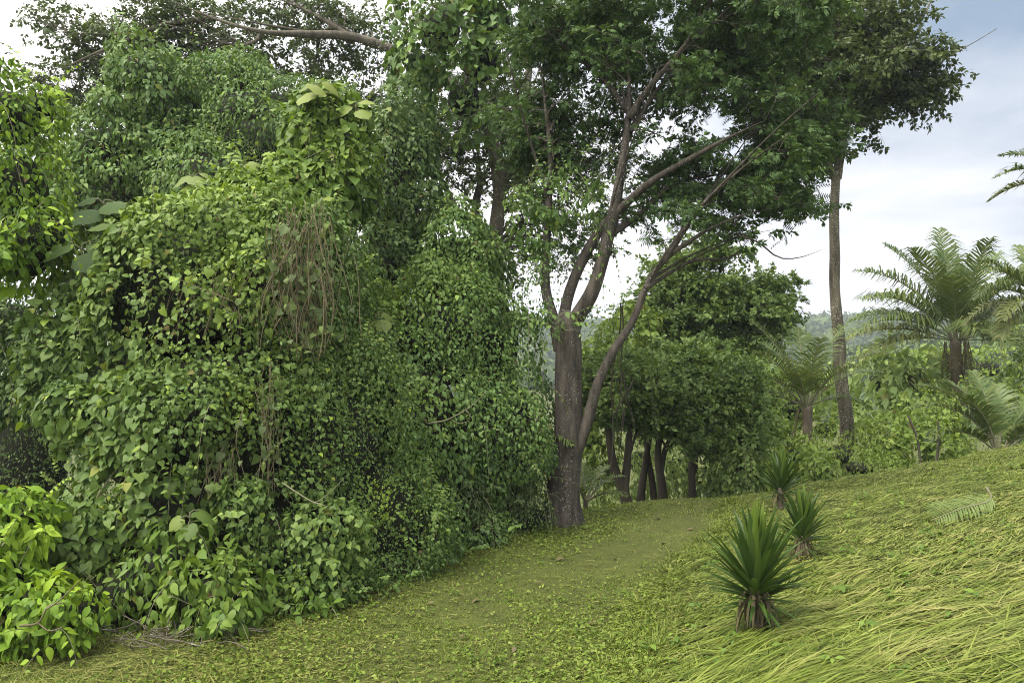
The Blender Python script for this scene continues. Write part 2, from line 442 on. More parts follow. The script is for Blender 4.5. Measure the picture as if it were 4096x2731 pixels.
# ------------------------------------------------------------------ leaf shells (vine mounds, shrubs)
PATCH = []     # places of new, paler growth: point, radius, amount
def patch(px, py, d, rpx, amt): PATCH.append((at(px, py, d), rpx / F * d, amt))
for a in [(255, 172, 10, 45, .45), (215, 200, 9.2, 90, .42), (150, 205, 9.3, 55, .35), (330, 130, 10.2, 40, .28), (335, 95, 10.2, 28, .3), (355, 160, 10.2, 28, .3),
          (430, 310, 11.3, 55, .35), (395, 300, 10.8, 40, .4), (376, 490, 8.6, 16, .8), (382, 507, 8.6, 14, .8), (420, 400, 10, 18, .5), (428, 430, 10, 18, .5), (424, 465, 9.8, 14, .5),
          (130, 560, 7.7, 35, .35), (200, 585, 7.3, 35, .4), (250, 270, 8.4, 32, .5), (262, 300, 8.4, 20, .4), (195, 410, 8, 16, .65), (240, 405, 8, 22, .6), (185, 372, 8, 10, .8),
          (60, 400, 9, 40, .25), (110, 320, 9.6, 50, .2), (230, 355, 8.3, 14, .6), (170, 620, 7.2, 30, .3), (70, 595, 6.8, 30, .4), (30, 540, 6.8, 18, .5)]:
    patch(*a)
def tints(P):
    t = np.zeros(len(P))
    for c, r, a in PATCH:
        t = np.maximum(t, a * np.exp(-((P - c) ** 2).sum(-1) / (r * r)))
    return t
def blob(px, py, d, rx, ry, rd):
    c = at(px, py, d); k = d / F
    return (c, np.array([rx * k, rd, ry * k]))
def bumpy(blobs, k, seed):
    r = np.random.default_rng(900 + seed); out = list(blobs)
    for c, rr in blobs:
        for _ in range(k):
            u = r.normal(size=3); u[1] = -abs(u[1]) - .2; u /= np.linalg.norm(u)
            f = r.uniform(.26, .46)
            q = rr * f * np.array([r.uniform(.8, 1.2), 1, r.uniform(.8, 1.3)]); q[1] = min(q[1], .6)
            out.append((c + u * rr * r.uniform(.80, .95), q))
    return out
def shell(blobs, size, lai, pits=.5, droop=.9, lump=.14, inner=.35, seed=0, back=-.15, flat=.55, others=()):
    """leaf positions over the union of lumpy ellipsoids; returns P, T (tip), U (upper face), S, depth"""
    out = []
    for bi, (c, r) in enumerate(blobs):
        area = 4 * np.pi * ((r[0] * r[1]) ** 1.6 / 3 + (r[0] * r[2]) ** 1.6 / 3 + (r[1] * r[2]) ** 1.6 / 3) ** (1 / 1.6)
        n = int(area * lai / (size * size * .42))
        u = nrm(rng.normal(size=(n, 3)))
        Nn = nrm(u / r)
        Pc = c + u * r
        toc = nrm(np.array([0, 0, EYE]) - Pc)
        ok = ((Nn * toc).sum(-1) > back) & (Pc[:, 2] > -6)
        u, Nn, Pc = u[ok], Nn[ok], Pc[ok]
        ds = lump * sn(Pc, 2.1, seed, .6) + lump * .55 * sn(Pc, 5.2, seed + 1, .7)
        gaps = sn(Pc, 2.9, seed + 2, .8) + .4 * sn(Pc, 6, seed + 3)
        deep = rng.random(len(u)) ** 1.9 * inner
        rm = (r.prod()) ** (1 / 3)
        P = c + u * r * (1 + ds)[:, None] - Nn * (deep * min(rm, 1.0))[:, None]
        keep = ~((gaps < -.56) & (deep < .32 * inner) & (rng.random(len(u)) < pits * 1.3))
        for bj, (c2, r2) in enumerate(list(blobs) + list(others)):
            if bj == bi: continue
            lim = .86 if bj < len(blobs) else .7
            keep &= (((P - c2) / (r2 * lim)) ** 2).sum(-1) > 1
        P, Nn, deep = P[keep], Nn[keep], deep[keep]
        n = len(P)
        U = nrm(Nn * (1 - flat) + np.array([0, 0, flat]) + rng.normal(size=(n, 3)) * .38)
        T = nrm(np.array([0, 0, -droop]) + Nn * .55 + rng.normal(size=(n, 3)) * .5)
        vary = np.clip(.84 + .34 * sn(P, 1.25, seed + 5) + .2 * sn(P, 4, seed + 6), .45, 1.15)
        out.append((P, T, U, size * vary * rng.uniform(.5, 1.25, n), deep))
    return [np.concatenate(x) for x in zip(*out)]
_single = {}
def single_mesh(temps, k, tint, mat, tag_):
    key = (tag_, k, tint, mat.name)
    if key not in _single:
        mb = MB(); mb.add(temps[k][0], temps[k][1], tint); _single[key] = mb.mesh('leaf', mat)
    return _single[key]
def place_leaves(parent, temps, P, T, U, S, tint, mat, tag_, name='leaf'):
    x, y, z = frames(T, U)
    for i in range(len(P)):
        M = Matrix(((x[i][0], y[i][0], z[i][0], P[i][0]), (x[i][1], y[i][1], z[i][1], P[i][1]), (x[i][2], y[i][2], z[i][2], P[i][2]), (0, 0, 0, 1)))
        me = single_mesh(temps, int(rng.integers(len(temps))), round(float(tint[i]) * 3) / 3, mat, tag_)
        put(name, me, parent, M @ Matrix.Scale(float(S[i]), 4))
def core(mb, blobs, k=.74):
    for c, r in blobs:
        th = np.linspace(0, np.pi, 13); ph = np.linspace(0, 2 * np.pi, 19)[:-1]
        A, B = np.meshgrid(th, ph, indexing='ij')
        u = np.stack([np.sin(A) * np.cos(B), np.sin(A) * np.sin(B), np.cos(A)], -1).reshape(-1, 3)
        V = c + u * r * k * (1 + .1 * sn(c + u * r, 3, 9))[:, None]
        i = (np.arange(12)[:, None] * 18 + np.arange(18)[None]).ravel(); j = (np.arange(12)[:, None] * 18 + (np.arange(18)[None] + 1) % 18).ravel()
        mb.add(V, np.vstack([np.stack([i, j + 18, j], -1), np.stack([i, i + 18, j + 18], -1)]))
def base_of(blobs):
    c = np.mean([b[0] for b in blobs], 0)
    return np.array([c[0], c[1], float(ground_z(c[0], c[1]))])
ALLB = []
def mound(name, label, cat, blobs, size, lai, mat, temps, ttag, n_single=0, tint0=0.0, group=None, ck=.62, stems=10, bumps=4, mix=(), shoots=45, **kw):
    bl0 = [blob(*b) for b in blobs]
    bl = bumpy(bl0, bumps, kw.get('seed', 0))
    root = thing(name, label, cat, base_of(bl), group)
    P, T, U, S, deep = shell(bl, size, lai, others=ALLB, **kw)
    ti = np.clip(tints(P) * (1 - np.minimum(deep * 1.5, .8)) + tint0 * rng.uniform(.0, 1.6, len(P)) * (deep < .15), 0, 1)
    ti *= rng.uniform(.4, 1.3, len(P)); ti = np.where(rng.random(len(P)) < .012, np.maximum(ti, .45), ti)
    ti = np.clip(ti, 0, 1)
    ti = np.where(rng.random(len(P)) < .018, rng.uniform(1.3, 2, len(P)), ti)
    shoot_stems = MB()
    if shoots:
        SP, ST, SU, SS = [], [], [], []
        for q in range(shoots):
            c, rr = bl[rng.integers(len(bl))]
            u = nrm(np.array([rng.normal(), -abs(rng.normal()) * .8, rng.normal() * .9 + .35])); p0 = c + u * rr * .95
            if any((((p0 - c2) / (r2 * .9)) ** 2).sum() < 1 for c2, r2 in bl if c2 is not c): continue
            hang = rng.random() < .45
            Ls = rng.uniform(.25, .8) * (size / .1) ** .5
            d0 = nrm(u * .8 + rng.normal(size=3) * .35 + (0, 0, -.2 if hang else .7)); sag = (0, 0, -Ls * (1.1 if hang else .35))
            tt = np.linspace(0, 1, 8)[:, None]
            Q = p0 + d0 * Ls * tt * (1 - .35 * tt * hang) + np.array(sag) * tt ** 2
            tube(shoot_stems, Q, np.linspace(.004, .0015, 8), 3)
            nl = int(rng.integers(9, 17)); a_ = np.linspace(.15, 1, nl) * 6.99; i_ = a_.astype(int); f_ = (a_ - i_)[:, None]
            B = Q[i_] * (1 - f_) + Q[np.minimum(i_ + 1, 7)] * f_; tg = nrm(np.gradient(Q, axis=0))[i_]
            lat = nrm(np.cross(tg, (0.1, 0, 1))) * np.where(np.arange(nl) % 2, 1, -1)[:, None]
            SP.append(B + lat * size * .15); ST.append(nrm(tg * .5 + lat * .9 + rng.normal(size=(nl, 3)) * .3 + (0, 0, -.45)))
            SU.append(nrm(np.array([0, -.35, .8]) + u * .3 + rng.normal(size=(nl, 3)) * .35)); SS.append(size * rng.uniform(.55, 1.05) * np.linspace(1.1, .55, nl) * rng.uniform(.8, 1.15, nl))
        if SP:
            SP, ST, SU, SS = map(np.concatenate, (SP, ST, SU, SS))
            st = np.clip(tints(SP) * 1.1 + rng.uniform(0, .22, len(SP)) + tint0, 0, .9)
            P, T, U, S = np.vstack([P, SP]), np.vstack([T, ST]), np.vstack([U, SU]), np.concatenate([S, SS])
            ti, deep = np.concatenate([ti, st]), np.concatenate([deep, np.full(len(SP), .2)])
    single = np.zeros(len(P), bool)
    if n_single:
        toc = nrm(np.array([0, 0, EYE]) - P); face = np.abs((U * toc).sum(-1))
        px = P[:, 0] / P[:, 1] * F + CX; py = CY - (P[:, 2] - EYE) / P[:, 1] * F
        sc = S / P[:, 1] * (.4 + face) * (deep < .05) * (px > -5) * (px < 1029) * (py > -5) * (py < 687) * rng.uniform(.8, 1.2, len(P))
        idx = np.argsort(-sc)[:n_single]; single[idx[sc[idx] > 0]] = True
        S[single] *= 1.2
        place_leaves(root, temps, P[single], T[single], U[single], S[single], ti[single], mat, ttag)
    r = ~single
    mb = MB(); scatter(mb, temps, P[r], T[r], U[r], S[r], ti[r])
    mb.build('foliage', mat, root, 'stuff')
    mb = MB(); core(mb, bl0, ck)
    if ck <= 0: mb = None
    if mb: mb.build('tangle', M_CORE, root, 'stuff')  # added smooth solid filling the mound, shade put into its dark colour
    for mt, mm, ms, ml in mix:
        P, T, U, S, deep = shell(bl, ms, ml, others=ALLB, **{**kw, 'seed': kw.get('seed', 0) + 3})
        mb = MB(); scatter(mb, mt, P, T, U, S, np.clip(tints(P) * rng.uniform(.3, 1.3, len(P)), 0, 1))
        mb.build('foliage', mm, root, 'stuff')
    mb = shoot_stems
    if stems:
        stems = stems // 3 + 1
        for k in range(stems):
            c, rr = bl[rng.integers(len(bl))]
            u = nrm(np.array([rng.normal() * .8, -abs(rng.normal()) - .3, rng.normal() * .7]))
            p0 = c + u * rr * 1.03; L = rng.uniform(.3, .9)
            d = nrm(np.array([rng.normal() * .6, -.25, rng.normal() * .8]))
            q = smooth_path([p0, p0 + d * L * .5 + (0, -.06, -.03), p0 + d * L + (0, -.02, -.12)], 8)
            tube(mb, q, np.linspace(.004, .002, 8), 4)
    if mb.n: mb.build('stem', M_PALESTEM, root, 'stuff')
    ALLB.extend(bl0)
    return root

# foreground first so that what it hides is left out
mound('vine_thicket', 'front wall of heart leaved vines between the bright left shrub and the mown path', 'vine',
      [(245, 400, 10.6, 125, 150, .7), (330, 330, 10.8, 60, 90, .6), (185, 300, 9.3, 120, 105, 1.1), (322, 275, 9.5, 42, 62, .7), (138, 420, 8.9, 78, 130, .95), (215, 430, 8.7, 120, 130, 1.0), (320, 465, 9.2, 95, 125, .95),
       (170, 535, 8.1, 120, 85, .8), (285, 555, 8.3, 95, 75, .75), (380, 520, 9.3, 72, 90, .75), (260, 300, 9.2, 70, 90, .9)],
      .073, 1.6, M_HEART, HEART, 'heart', 300, seed=0, inner=.6, flat=.5, stems=30, lump=.27, bumps=12, pits=.9, shoots=260,
      mix=[(OVAL, M_SMALL, .06, 1.7), (LANCE, M_LUSH, .075, .35), (LANCE, M_GREY, .09, .3)])
mound('bright_shrub', 'bright yellow-green leafy bush low in the bottom left corner', 'bush',
      [(15, 520, 7.1, 42, 34, .4), (35, 605, 6.75, 55, 40, .42), (75, 612, 6.7, 34, 26, .3), (5, 570, 6.9, 35, 40, .4)],
      .085, 2.0, M_BRIGHT, OVAL, 'oval', 220, tint0=.10, seed=2, mix=[(OVAL, M_LUSH, .09, .6)], flat=.6, stems=12, ck=.6)
mound('bright_vine_column', 'tall yellow-green leafy vine column at the left edge against white sky', 'vine',
      [(12, 120, 9.0, 40, 44, .6), (22, 190, 8.8, 38, 62, .6), (18, 250, 8.6, 46, 42, .6), (40, 110, 9.2, 20, 26, .35), (45, 235, 8.6, 25, 40, .4)],
      .10, 1.8, M_BRIGHT, OVAL, 'oval', 220, tint0=.12, seed=4, shoots=60, mix=[(OVAL, M_LUSH, .10, .9)], flat=.5, stems=14, ck=.6)
mound('low_shrub', 'low green shrubs of long leaves at the foot of the vine wall by the twigs', 'bush',
      [(130, 590, 7.5, 60, 42, .5), (215, 600, 7.35, 55, 40, .45), (290, 607, 7.7, 50, 32, .4), (180, 560, 7.6, 60, 36, .5)],
      .105, 1.7, M_LUSH, OVAL, 'oval', 260, tint0=.06, seed=6, mix=[(LANCE, M_SMALL, .10, .7)], flat=.6, stems=14, ck=.6)
mound('edge_undergrowth', 'small leaved undergrowth spilling onto the mown path below the vine wall', 'bush',
      [(345, 590, 8.2, 42, 28, .4), (395, 575, 8.8, 42, 30, .4), (430, 550, 9.5, 40, 28, .4), (475, 532, 10.2, 42, 28, .4), (520, 515, 11.0, 34, 26, .4)],
      .075, 2.1, M_SMALL, OVAL, 'oval', 120, tint0=.04, seed=8, shoots=70, flat=.6, stems=14)
mound('bright_leaf_column', 'column of broad bright green leaves rising above the vine wall', 'vine',
      [(325, 135, 10.6, 42, 48, .55), (322, 190, 10.4, 46, 44, .6), (345, 165, 10.5, 34, 52, .5), (290, 195, 10.2, 45, 36, .55), (250, 195, 9.9, 45, 28, .5)],
      .098, 2.3, M_LUSH, HEART + OVAL, 'heartoval', 260, tint0=.03, seed=10, shoots=60, flat=.45, stems=8, bumps=4, mix=[(OVAL, M_SMALL, .08, .6)])
mound('right_vine_mound', 'rounded mound of small leaved vines sloping down beside the big trunk', 'vine',
      [(450, 275, 12.6, 62, 60, 1.1), (425, 345, 11.6, 88, 75, 1.2), (478, 345, 12.0, 62, 85, 1.0), (415, 430, 10.9, 80, 100, 1.1), (480, 440, 11.3, 66, 85, .95), (515, 440, 11.9, 36, 90, .7)],
      .076, 2.4, M_SMALL, OVAL, 'oval', 200, seed=12, shoots=150, stems=16, bumps=6, pits=.8)
mound('right_hanging_foliage', 'dark fine foliage hanging low beside the trunk above the path edge', 'bush',
      [(500, 480, 11.2, 50, 48, .6), (455, 500, 10.4, 45, 42, .6)], .075, 2.2, M_GREY, LANCE, 'lance', 0, seed=14, shoots=60, droop=1.3, stems=10)
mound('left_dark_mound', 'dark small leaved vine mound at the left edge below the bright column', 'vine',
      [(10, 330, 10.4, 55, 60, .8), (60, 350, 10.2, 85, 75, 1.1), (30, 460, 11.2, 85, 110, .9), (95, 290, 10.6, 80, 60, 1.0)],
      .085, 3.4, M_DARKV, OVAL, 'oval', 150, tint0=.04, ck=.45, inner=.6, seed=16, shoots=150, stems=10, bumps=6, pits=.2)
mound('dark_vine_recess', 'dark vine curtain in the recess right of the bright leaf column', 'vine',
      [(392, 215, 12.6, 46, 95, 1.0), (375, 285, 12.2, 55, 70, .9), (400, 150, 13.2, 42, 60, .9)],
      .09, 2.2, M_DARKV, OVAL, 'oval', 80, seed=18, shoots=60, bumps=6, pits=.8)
mound('left_draped_tree', 'conical vine draped treetop, left one of the two behind the wall', 'vine',
      [(156, 88, 14.0, 40, 50, 1.2), (165, 125, 13.9, 62, 55, 1.4), (130, 165, 13.6, 85, 58, 1.6), (100, 215, 13.0, 90, 55, 1.4), (60, 190, 13.8, 40, 40, 1.0)],
      .1, 2.3, M_SMALL, OVAL, 'oval', 120, tint0=.03, seed=20, shoots=110, bumps=6, pits=.8)
mound('right_draped_tree', 'domed vine draped treetop, right one of the two behind the wall', 'vine',
      [(242, 95, 14.2, 42, 44, 1.2), (255, 125, 13.9, 75, 50, 1.5), (270, 160, 13.6, 95, 65, 1.6), (215, 195, 13.0, 85, 65, 1.4), (310, 120, 14.2, 55, 45, 1.2)],
      .1, 2.3, M_SMALL, OVAL, 'oval', 120, tint0=.02, seed=22, shoots=110, bumps=6, pits=.8)

# ------------------------------------------------------------------ trees grown from limbs to crown clumps
def crown_tree(root, limbs, crown, n_ends, leafmat_, temps, size, per_twig, twigs, bark, up_from=.35, n_mid=8, flat=.7, spread=.75, tint=.05, droop=.35, lens=(.35, .9), vol=.45, branch_r=.0045, zsp=.45):
    dense, dirs, rad = [], [], []
    tb = MB()
    for li, (pts, r0, r1, *o) in enumerate(limbs):
        P = np.array([at(*p) if len(p) == 3 else p[3] for p in pts])
        n = max(10, int(np.linalg.norm(np.diff(P, axis=0), axis=1).sum() / .14))
        Q = smooth_path(P, n)
        Q = Q + np.stack([sn(Q, 2.2, 3 + li % 3), sn(Q, 2.2, 5 + li % 2), sn(Q, 2, 1)], -1) * min(.06, .5 * r0) * np.sin(np.linspace(0, np.pi, n))[:, None]
        R = r0 + (r1 - r0) * np.linspace(0, 1, n) ** .85
        if li: R = R * np.minimum(1, .12 + 3.2 * (1 - np.linspace(0, 1, n)))
        if li == 0: R = R * (1 + .5 * np.exp(-np.linspace(0, 1, n) * 14))
        mbk = MB(); tube(mbk, Q, R, 16 if r0 > .08 else 8, .05 if r0 > .05 else .03, li + 3, rib=.035 if r0 > .12 else 0)
        mbk.build('trunk' if li == 0 else 'limb', bark, root)
        k = slice(int(n * up_from), None) if li == 0 else slice(int(n * .12), None)
        dense.append(Q[k]); dirs.append(nrm(np.gradient(Q, axis=0))[k]); rad.append(R[k])
    for q in range(n_mid if len(limbs) > 1 else 0):
        li = int(rng.integers(1, len(dense))); Q0 = dense[li]; j = int(rng.integers(len(Q0) // 4, len(Q0)))
        s0, dr, rr = Q0[j], dirs[li][j], rad[li][j]
        if rr < .018: continue
        dv = nrm(dr * .9 + rng.normal(size=3) * (.8, .6, .45) + (0, 0, .25)); Ls = rng.uniform(.7, 1.9) * (1 + (limbs[0][1] > .22) * .2)
        tt = np.linspace(0, 1, 14)[:, None]
        Q = s0 + dr * .25 * Ls * tt + dv * Ls * .8 * tt ** 1.3 + np.stack([sn(s0 + tt * dv, 3, a_) for a_ in (2, 3, 4)], -1) * .07 * Ls * tt
        r0 = min(rr * .62, .034); R = np.linspace(r0, .006, 14)
        mbk = MB(); tube(mbk, Q, R, 7, .03, q); mbk.build('limb', bark, root)
        dense.append(Q[3:]); dirs.append(nrm(np.gradient(Q, axis=0))[3:]); rad.append(R[3:])
    D = np.concatenate(dense); DD = np.concatenate(dirs); RR = np.concatenate(rad)
    w = np.array([b[1][0] * b[1][2] * (b[1][1] ** .5) * b[2] for b in crown]); w = w / w.sum()
    which = rng.choice(len(crown), n_ends, p=w)
    u = nrm(rng.normal(size=(n_ends, 3))) * (rng.random((n_ends, 1)) ** vol)
    E = np.array([crown[i][0] for i in which]) + u * np.array([crown[i][1] for i in which])
    LP, LT, LU = [], [], []
    for i in range(n_ends):
        e = E[i]; dv = e - D; dist = np.linalg.norm(dv, axis=1)
        cost = dist * (1 + .5 * np.maximum(0, -dv[:, 2] / (dist + .1))) * rng.uniform(.9, 1.15, len(D))
        k = int(cost.argmin()); s = D[k]; L = dist[k]
        c = s + (DD[k] * .45 + nrm(dv[k]) * .35 + np.array([0, 0, .12])) * L * .55 + rng.normal(size=3) * .06 * L
        tt = np.linspace(0, 1, 9)[:, None]
        Q = s * (1 - tt) ** 2 + c * 2 * tt * (1 - tt) + e * tt ** 2 + np.stack([sn(s + tt * dv[k], 4, 2), sn(s + tt * dv[k], 4, 3), sn(s + tt * dv[k], 4, 4)], -1) * .03 * L
        r0 = min(RR[k] * .7, (branch_r + .0075 * L) * (2.1 if rng.random() < .2 else 1))
        tube(tb, Q, np.linspace(r0, branch_r, 9), 5)
        out = nrm(dv[k])
        for q in range(twigs):
            j = int(rng.integers(4, 9)); b0 = Q[j]
            d = nrm(out * .5 + rng.normal(size=3) * spread * (1, 1, zsp) + (0, 0, .05)); tl = rng.uniform(*lens)
            b1 = b0 + d * tl + (0, 0, -droop * tl * .4)
            tube(tb, np.array([b0, (b0 + b1) / 2 + (0, 0, .05 * tl), b1]), np.array([branch_r * .8, branch_r * .6, .002]), 3)
            a = rng.uniform(.1, 1.05, per_twig)[:, None]
            LP.append(b0 + (b1 - b0) * a + rng.normal(size=(per_twig, 3)) * .03)
            side = rng.choice([-1, 1], per_twig)[:, None]
            lat = nrm(np.cross(d, (0, 0, 1)))
            LT.append(nrm(d * .7 + lat * side * .9 + rng.normal(size=(per_twig, 3)) * .35 + (0, 0, -droop)))
            LU.append(nrm(np.array([0, 0, 1.]) * flat + rng.normal(size=(per_twig, 3)) * .45))
    tb.build('branch', bark, root, 'stuff')
    P = np.concatenate(LP); T = np.concatenate(LT); U = np.concatenate(LU)
    lb = MB(); scatter(lb, temps, P, T, U, size * rng.uniform(.6, 1.25, len(P)), np.maximum(0, tint * rng.normal(size=len(P))))
    lb.build('crown', leafmat_, root, 'stuff')
def cb(px, py, d, rx, ry, rd, w=1.0): return (*blob(px, py, d, rx, ry, rd), w)
def gpt(px, d, dz=-.1):
    X = (px - CX) / F * d
    return (0, 0, 0, np.array([X, d, float(ground_z(X, d)) + dz]))

# the big tree at the end of the vine wall
root = thing('spreading_tree', 'big feathery tree with thick lichen speckled trunk at the edge of the mown path', 'tree', gpt(561, 11.4)[3])
D0 = 11.4
crown_tree(root, [
    ([gpt(563, D0), (562, 480, D0), (563, 440, D0), (564, 400, D0), (566, 352, D0), (567, 316, D0)], .225, .165),
    ([(567, 478, D0 - .02), (578, 448, D0 - .1), (590, 415, D0 - .12), (601, 375, D0 - .1), (614, 346, D0 - .1), (632, 318, D0 - .1), (646, 286, D0 - .15), (663, 262, D0 - .2), (685, 245, D0 - .3), (712, 228, D0 - .4), (748, 214, D0 - .4), (788, 206, D0 - .4)], .09, .012),
    ([(568, 350, D0), (573, 322, D0), (587, 296, D0 - .1), (598, 265, D0 - .1), (606, 240, D0), (615, 214, D0), (622, 180, D0), (627, 140, D0 + .1), (629, 100, D0 + .2), (627, 55, D0 + .2), (622, -10, D0 + .3)], .125, .028),
    ([(563, 350, D0 + .03), (562, 318, D0 + .08), (568, 290, D0 + .15), (583, 258, D0 + .1), (602, 226, D0 + .05), (612, 212, D0)], .095, .055),
    ([(560, 350, D0 + .05), (555, 320, D0 + .1), (547, 292, D0 + .2), (545, 255, D0 + .3), (547, 205, D0 + .4), (551, 155, D0 + .4), (545, 90, D0 + .5), (535, 30, D0 + .6)], .09, .02),
    ([(663, 262, D0 - .2), (690, 222, D0 - .3), (716, 192, D0 - .5), (740, 168, D0 - .5)], .05, .014),
    ([(629, 118, D0 + .1), (648, 88, D0), (668, 65, D0 - .1), (690, 38, D0 - .2), (702, 5, D0 - .3)], .055, .02),
    ([(629, 132, D0 + .1), (648, 104, D0 + .3), (664, 82, D0 + .5), (690, 60, D0 + .6)], .045, .015),
    ([(615, 214, D0), (650, 184, D0 - .3), (690, 160, D0 - .5), (725, 140, D0 - .7), (765, 120, D0 - .8)], .06, .015),
    ([(609, 235, D0), (640, 215, D0 + .3), (672, 186, D0 + .5), (710, 176, D0 + .6), (770, 170, D0 + .6)], .05, .012),
    ([(627, 110, D0 + .2), (608, 82, D0 + .3), (588, 62, D0 + .4), (572, 30, D0 + .5)], .045, .015),
    ([(645, 288, D0 - .15), (690, 262, D0 + .1), (730, 258, D0 + .2), (752, 235, D0 + .2)], .03, .008),
    ([(740, 236, D0 - .3), (758, 242, D0 - .3), (778, 257, D0 - .3), (800, 257, D0 - .3), (826, 248, D0 - .3)], .016, .004)],
    [cb(560, 25, 12, 55, 40, 1.4, 1.3), cb(640, 25, 12, 70, 45, 1.6, 1.0), cb(725, 40, 12.3, 75, 55, 1.6, 1.25), cb(785, 20, 12.6, 45, 40, 1.2),
     cb(605, 75, 12, 60, 34, 1.4, .7), cb(685, 100, 12, 60, 30, 1.4, .45), cb(750, 110, 12.3, 55, 40, 1.3, .5), cb(525, 130, 12.6, 40, 45, 1.2, .6),
     cb(735, 172, 11.8, 80, 34, 1.3, 1.1), cb(785, 160, 12.0, 40, 44, 1.1, 1.4), cb(790, 205, 11.8, 34, 22, .8, 1.2), cb(800, 100, 12.4, 32, 40, 1.0, 1.2), cb(660, 160, 12, 45, 35, 1.0, .75), cb(580, 130, 12.4, 45, 35, 1.0, .8), cb(640, 215, 12, 35, 30, .9, .5),
     cb(690, 225, 11.6, 60, 24, .9, .6), cb(760, 200, 11.4, 46, 12, .7, .8), cb(800, 255, 11.1, 22, 4, .2, .7), cb(755, 238, 11.3, 34, 9, .4, .4), cb(595, 175, 12.4, 40, 28, .8, .45), cb(580, 240, 11.9, 30, 22, .6, .35)],
    470, M_FEATHER, SPRAY + TWIG, .16, 7, 6, M_BARK, up_from=.8, n_mid=44, tint=.08, branch_r=.007, zsp=.22, lens=(.18, .5))
# the spreading tree behind
root = thing('limbed_tree', 'forked tree behind the vine mounds with one long limb reaching left over them', 'tree', gpt(493, 16)[3])
D1 = 17.5
crown_tree(root, [
    ([gpt(494, D1), (494, 340, D1), (493, 290, D1), (491, 250, D1)], .26, .22),
    ([(491, 258, D1), (482, 238, D1), (470, 220, D1 - .1), (452, 205, D1 - .2), (432, 188, D1 - .3), (412, 165, D1 - .4)], .19, .06),
    ([(493, 258, D1), (497, 225, D1), (500, 190, D1), (496, 150, D1 - .2), (482, 118, D1 - .4), (460, 95, D1 - .6), (435, 76, D1 - .8), (400, 55, D1 - 1), (350, 36, D1 - 1.2), (305, 32, D1 - 1.6), (262, 30, D1 - 1.9), (215, 18, D1 - 2.0), (170, 0, D1 - 2.0)], .16, .05),
    ([(483, 240, D1), (476, 205, D1 + .3), (480, 175, D1 + .4), (470, 140, D1 + .6)], .10, .04),
    ([(500, 190, D1), (512, 150, D1 + .2), (525, 110, D1 + .4), (530, 50, D1 + .6), (525, -10, D1 + .8)], .13, .05),
    ([(455, 207, D1 - .2), (440, 175, D1), (425, 150, D1 + .2)], .07, .03),
    ([(262, 30, D1 - 1.4), (255, 40, D1 - 1.4), (235, 44, D1 - 1.5), (205, 38, D1 - 1.7)], .05, .02),
    ([(350, 36, D1 - 1.2), (310, 12, D1 - 1.0), (270, -5, D1 - .8)], .06, .02),
    ([(215, 18, D1 - 1.5), (160, 25, D1 - 1.8), (110, 45, D1 - 2), (60, 70, D1 - 2.2)], .06, .015)],
    [cb(480, 80, 17.5, 60, 50, 1.6, .9), cb(445, 150, 17.2, 48, 42, 1.4, .9), cb(515, 150, 17.6, 45, 60, 1.5, .75), cb(470, 190, 17.5, 50, 22, 1.0, .5),
     cb(120, 40, 16.6, 70, 26, 1.0, 1.3), cb(205, 30, 16.8, 75, 30, 1.2, 1.2), cb(300, 18, 17.2, 75, 26, 1.2, .9), cb(360, 55, 17.5, 50, 26, 1.0, .8), cb(45, 10, 16.5, 50, 12, .6, .9), cb(545, 190, 18.5, 45, 50, 1.4, .7), cb(560, 250, 18.8, 40, 40, 1.2, .5), cb(620, 170, 19.0, 45, 50, 1.4, .45),
     cb(75, 90, 16.4, 34, 26, .8, 1.2), cb(110, 85, 16.6, 45, 30, .9, .9), cb(290, 60, 17.4, 70, 18, .9, .35), cb(410, 20, 17.8, 40, 30, 1.0, .6), cb(180, 70, 16.7, 50, 24, .8, 1.0), cb(215, 75, 17.0, 80, 26, 1.0, 1.0), cb(325, 80, 17.4, 60, 24, 1.0, .9), cb(85, 130, 16.5, 40, 26, 1.0, .9)],
    430, M_GREY, TWIG, .18, 5, 5, M_BARKG, up_from=.8, n_mid=26, tint=.03)
mound('high_vine_curtain', 'dense green vine curtain hanging high over the forked tree at the top edge', 'vine',
      [(440, 30, 13.6, 46, 52, .8), (480, 60, 13.7, 42, 60, .8), (465, 100, 13.8, 40, 40, .7), (420, 70, 13.8, 30, 40, .6), (495, 20, 13.8, 35, 40, .7)],
      .13, 1.5, M_SMALL, HEART, 'heart', 120, seed=24, shoots=50, ck=.4, stems=8)
mound('trunk_climbing_vine', 'green climbing vine clothing the left stems of the big tree', 'vine',
      [(560, 185, 11.5, 34, 30, .4), (542, 215, 11.6, 38, 36, .45), (538, 262, 11.4, 30, 46, .35), (546, 305, 11.3, 24, 34, .3), (556, 330, 11.2, 14, 16, .25), (585, 195, 11.5, 28, 30, .35), (530, 230, 11.7, 24, 30, .35), (598, 215, 11.6, 18, 22, .3)],
      .10, 2.0, M_SMALL, OVAL, 'oval', 120, seed=26, shoots=70, ck=0, bumps=2, back=-1, stems=10, inner=.8)
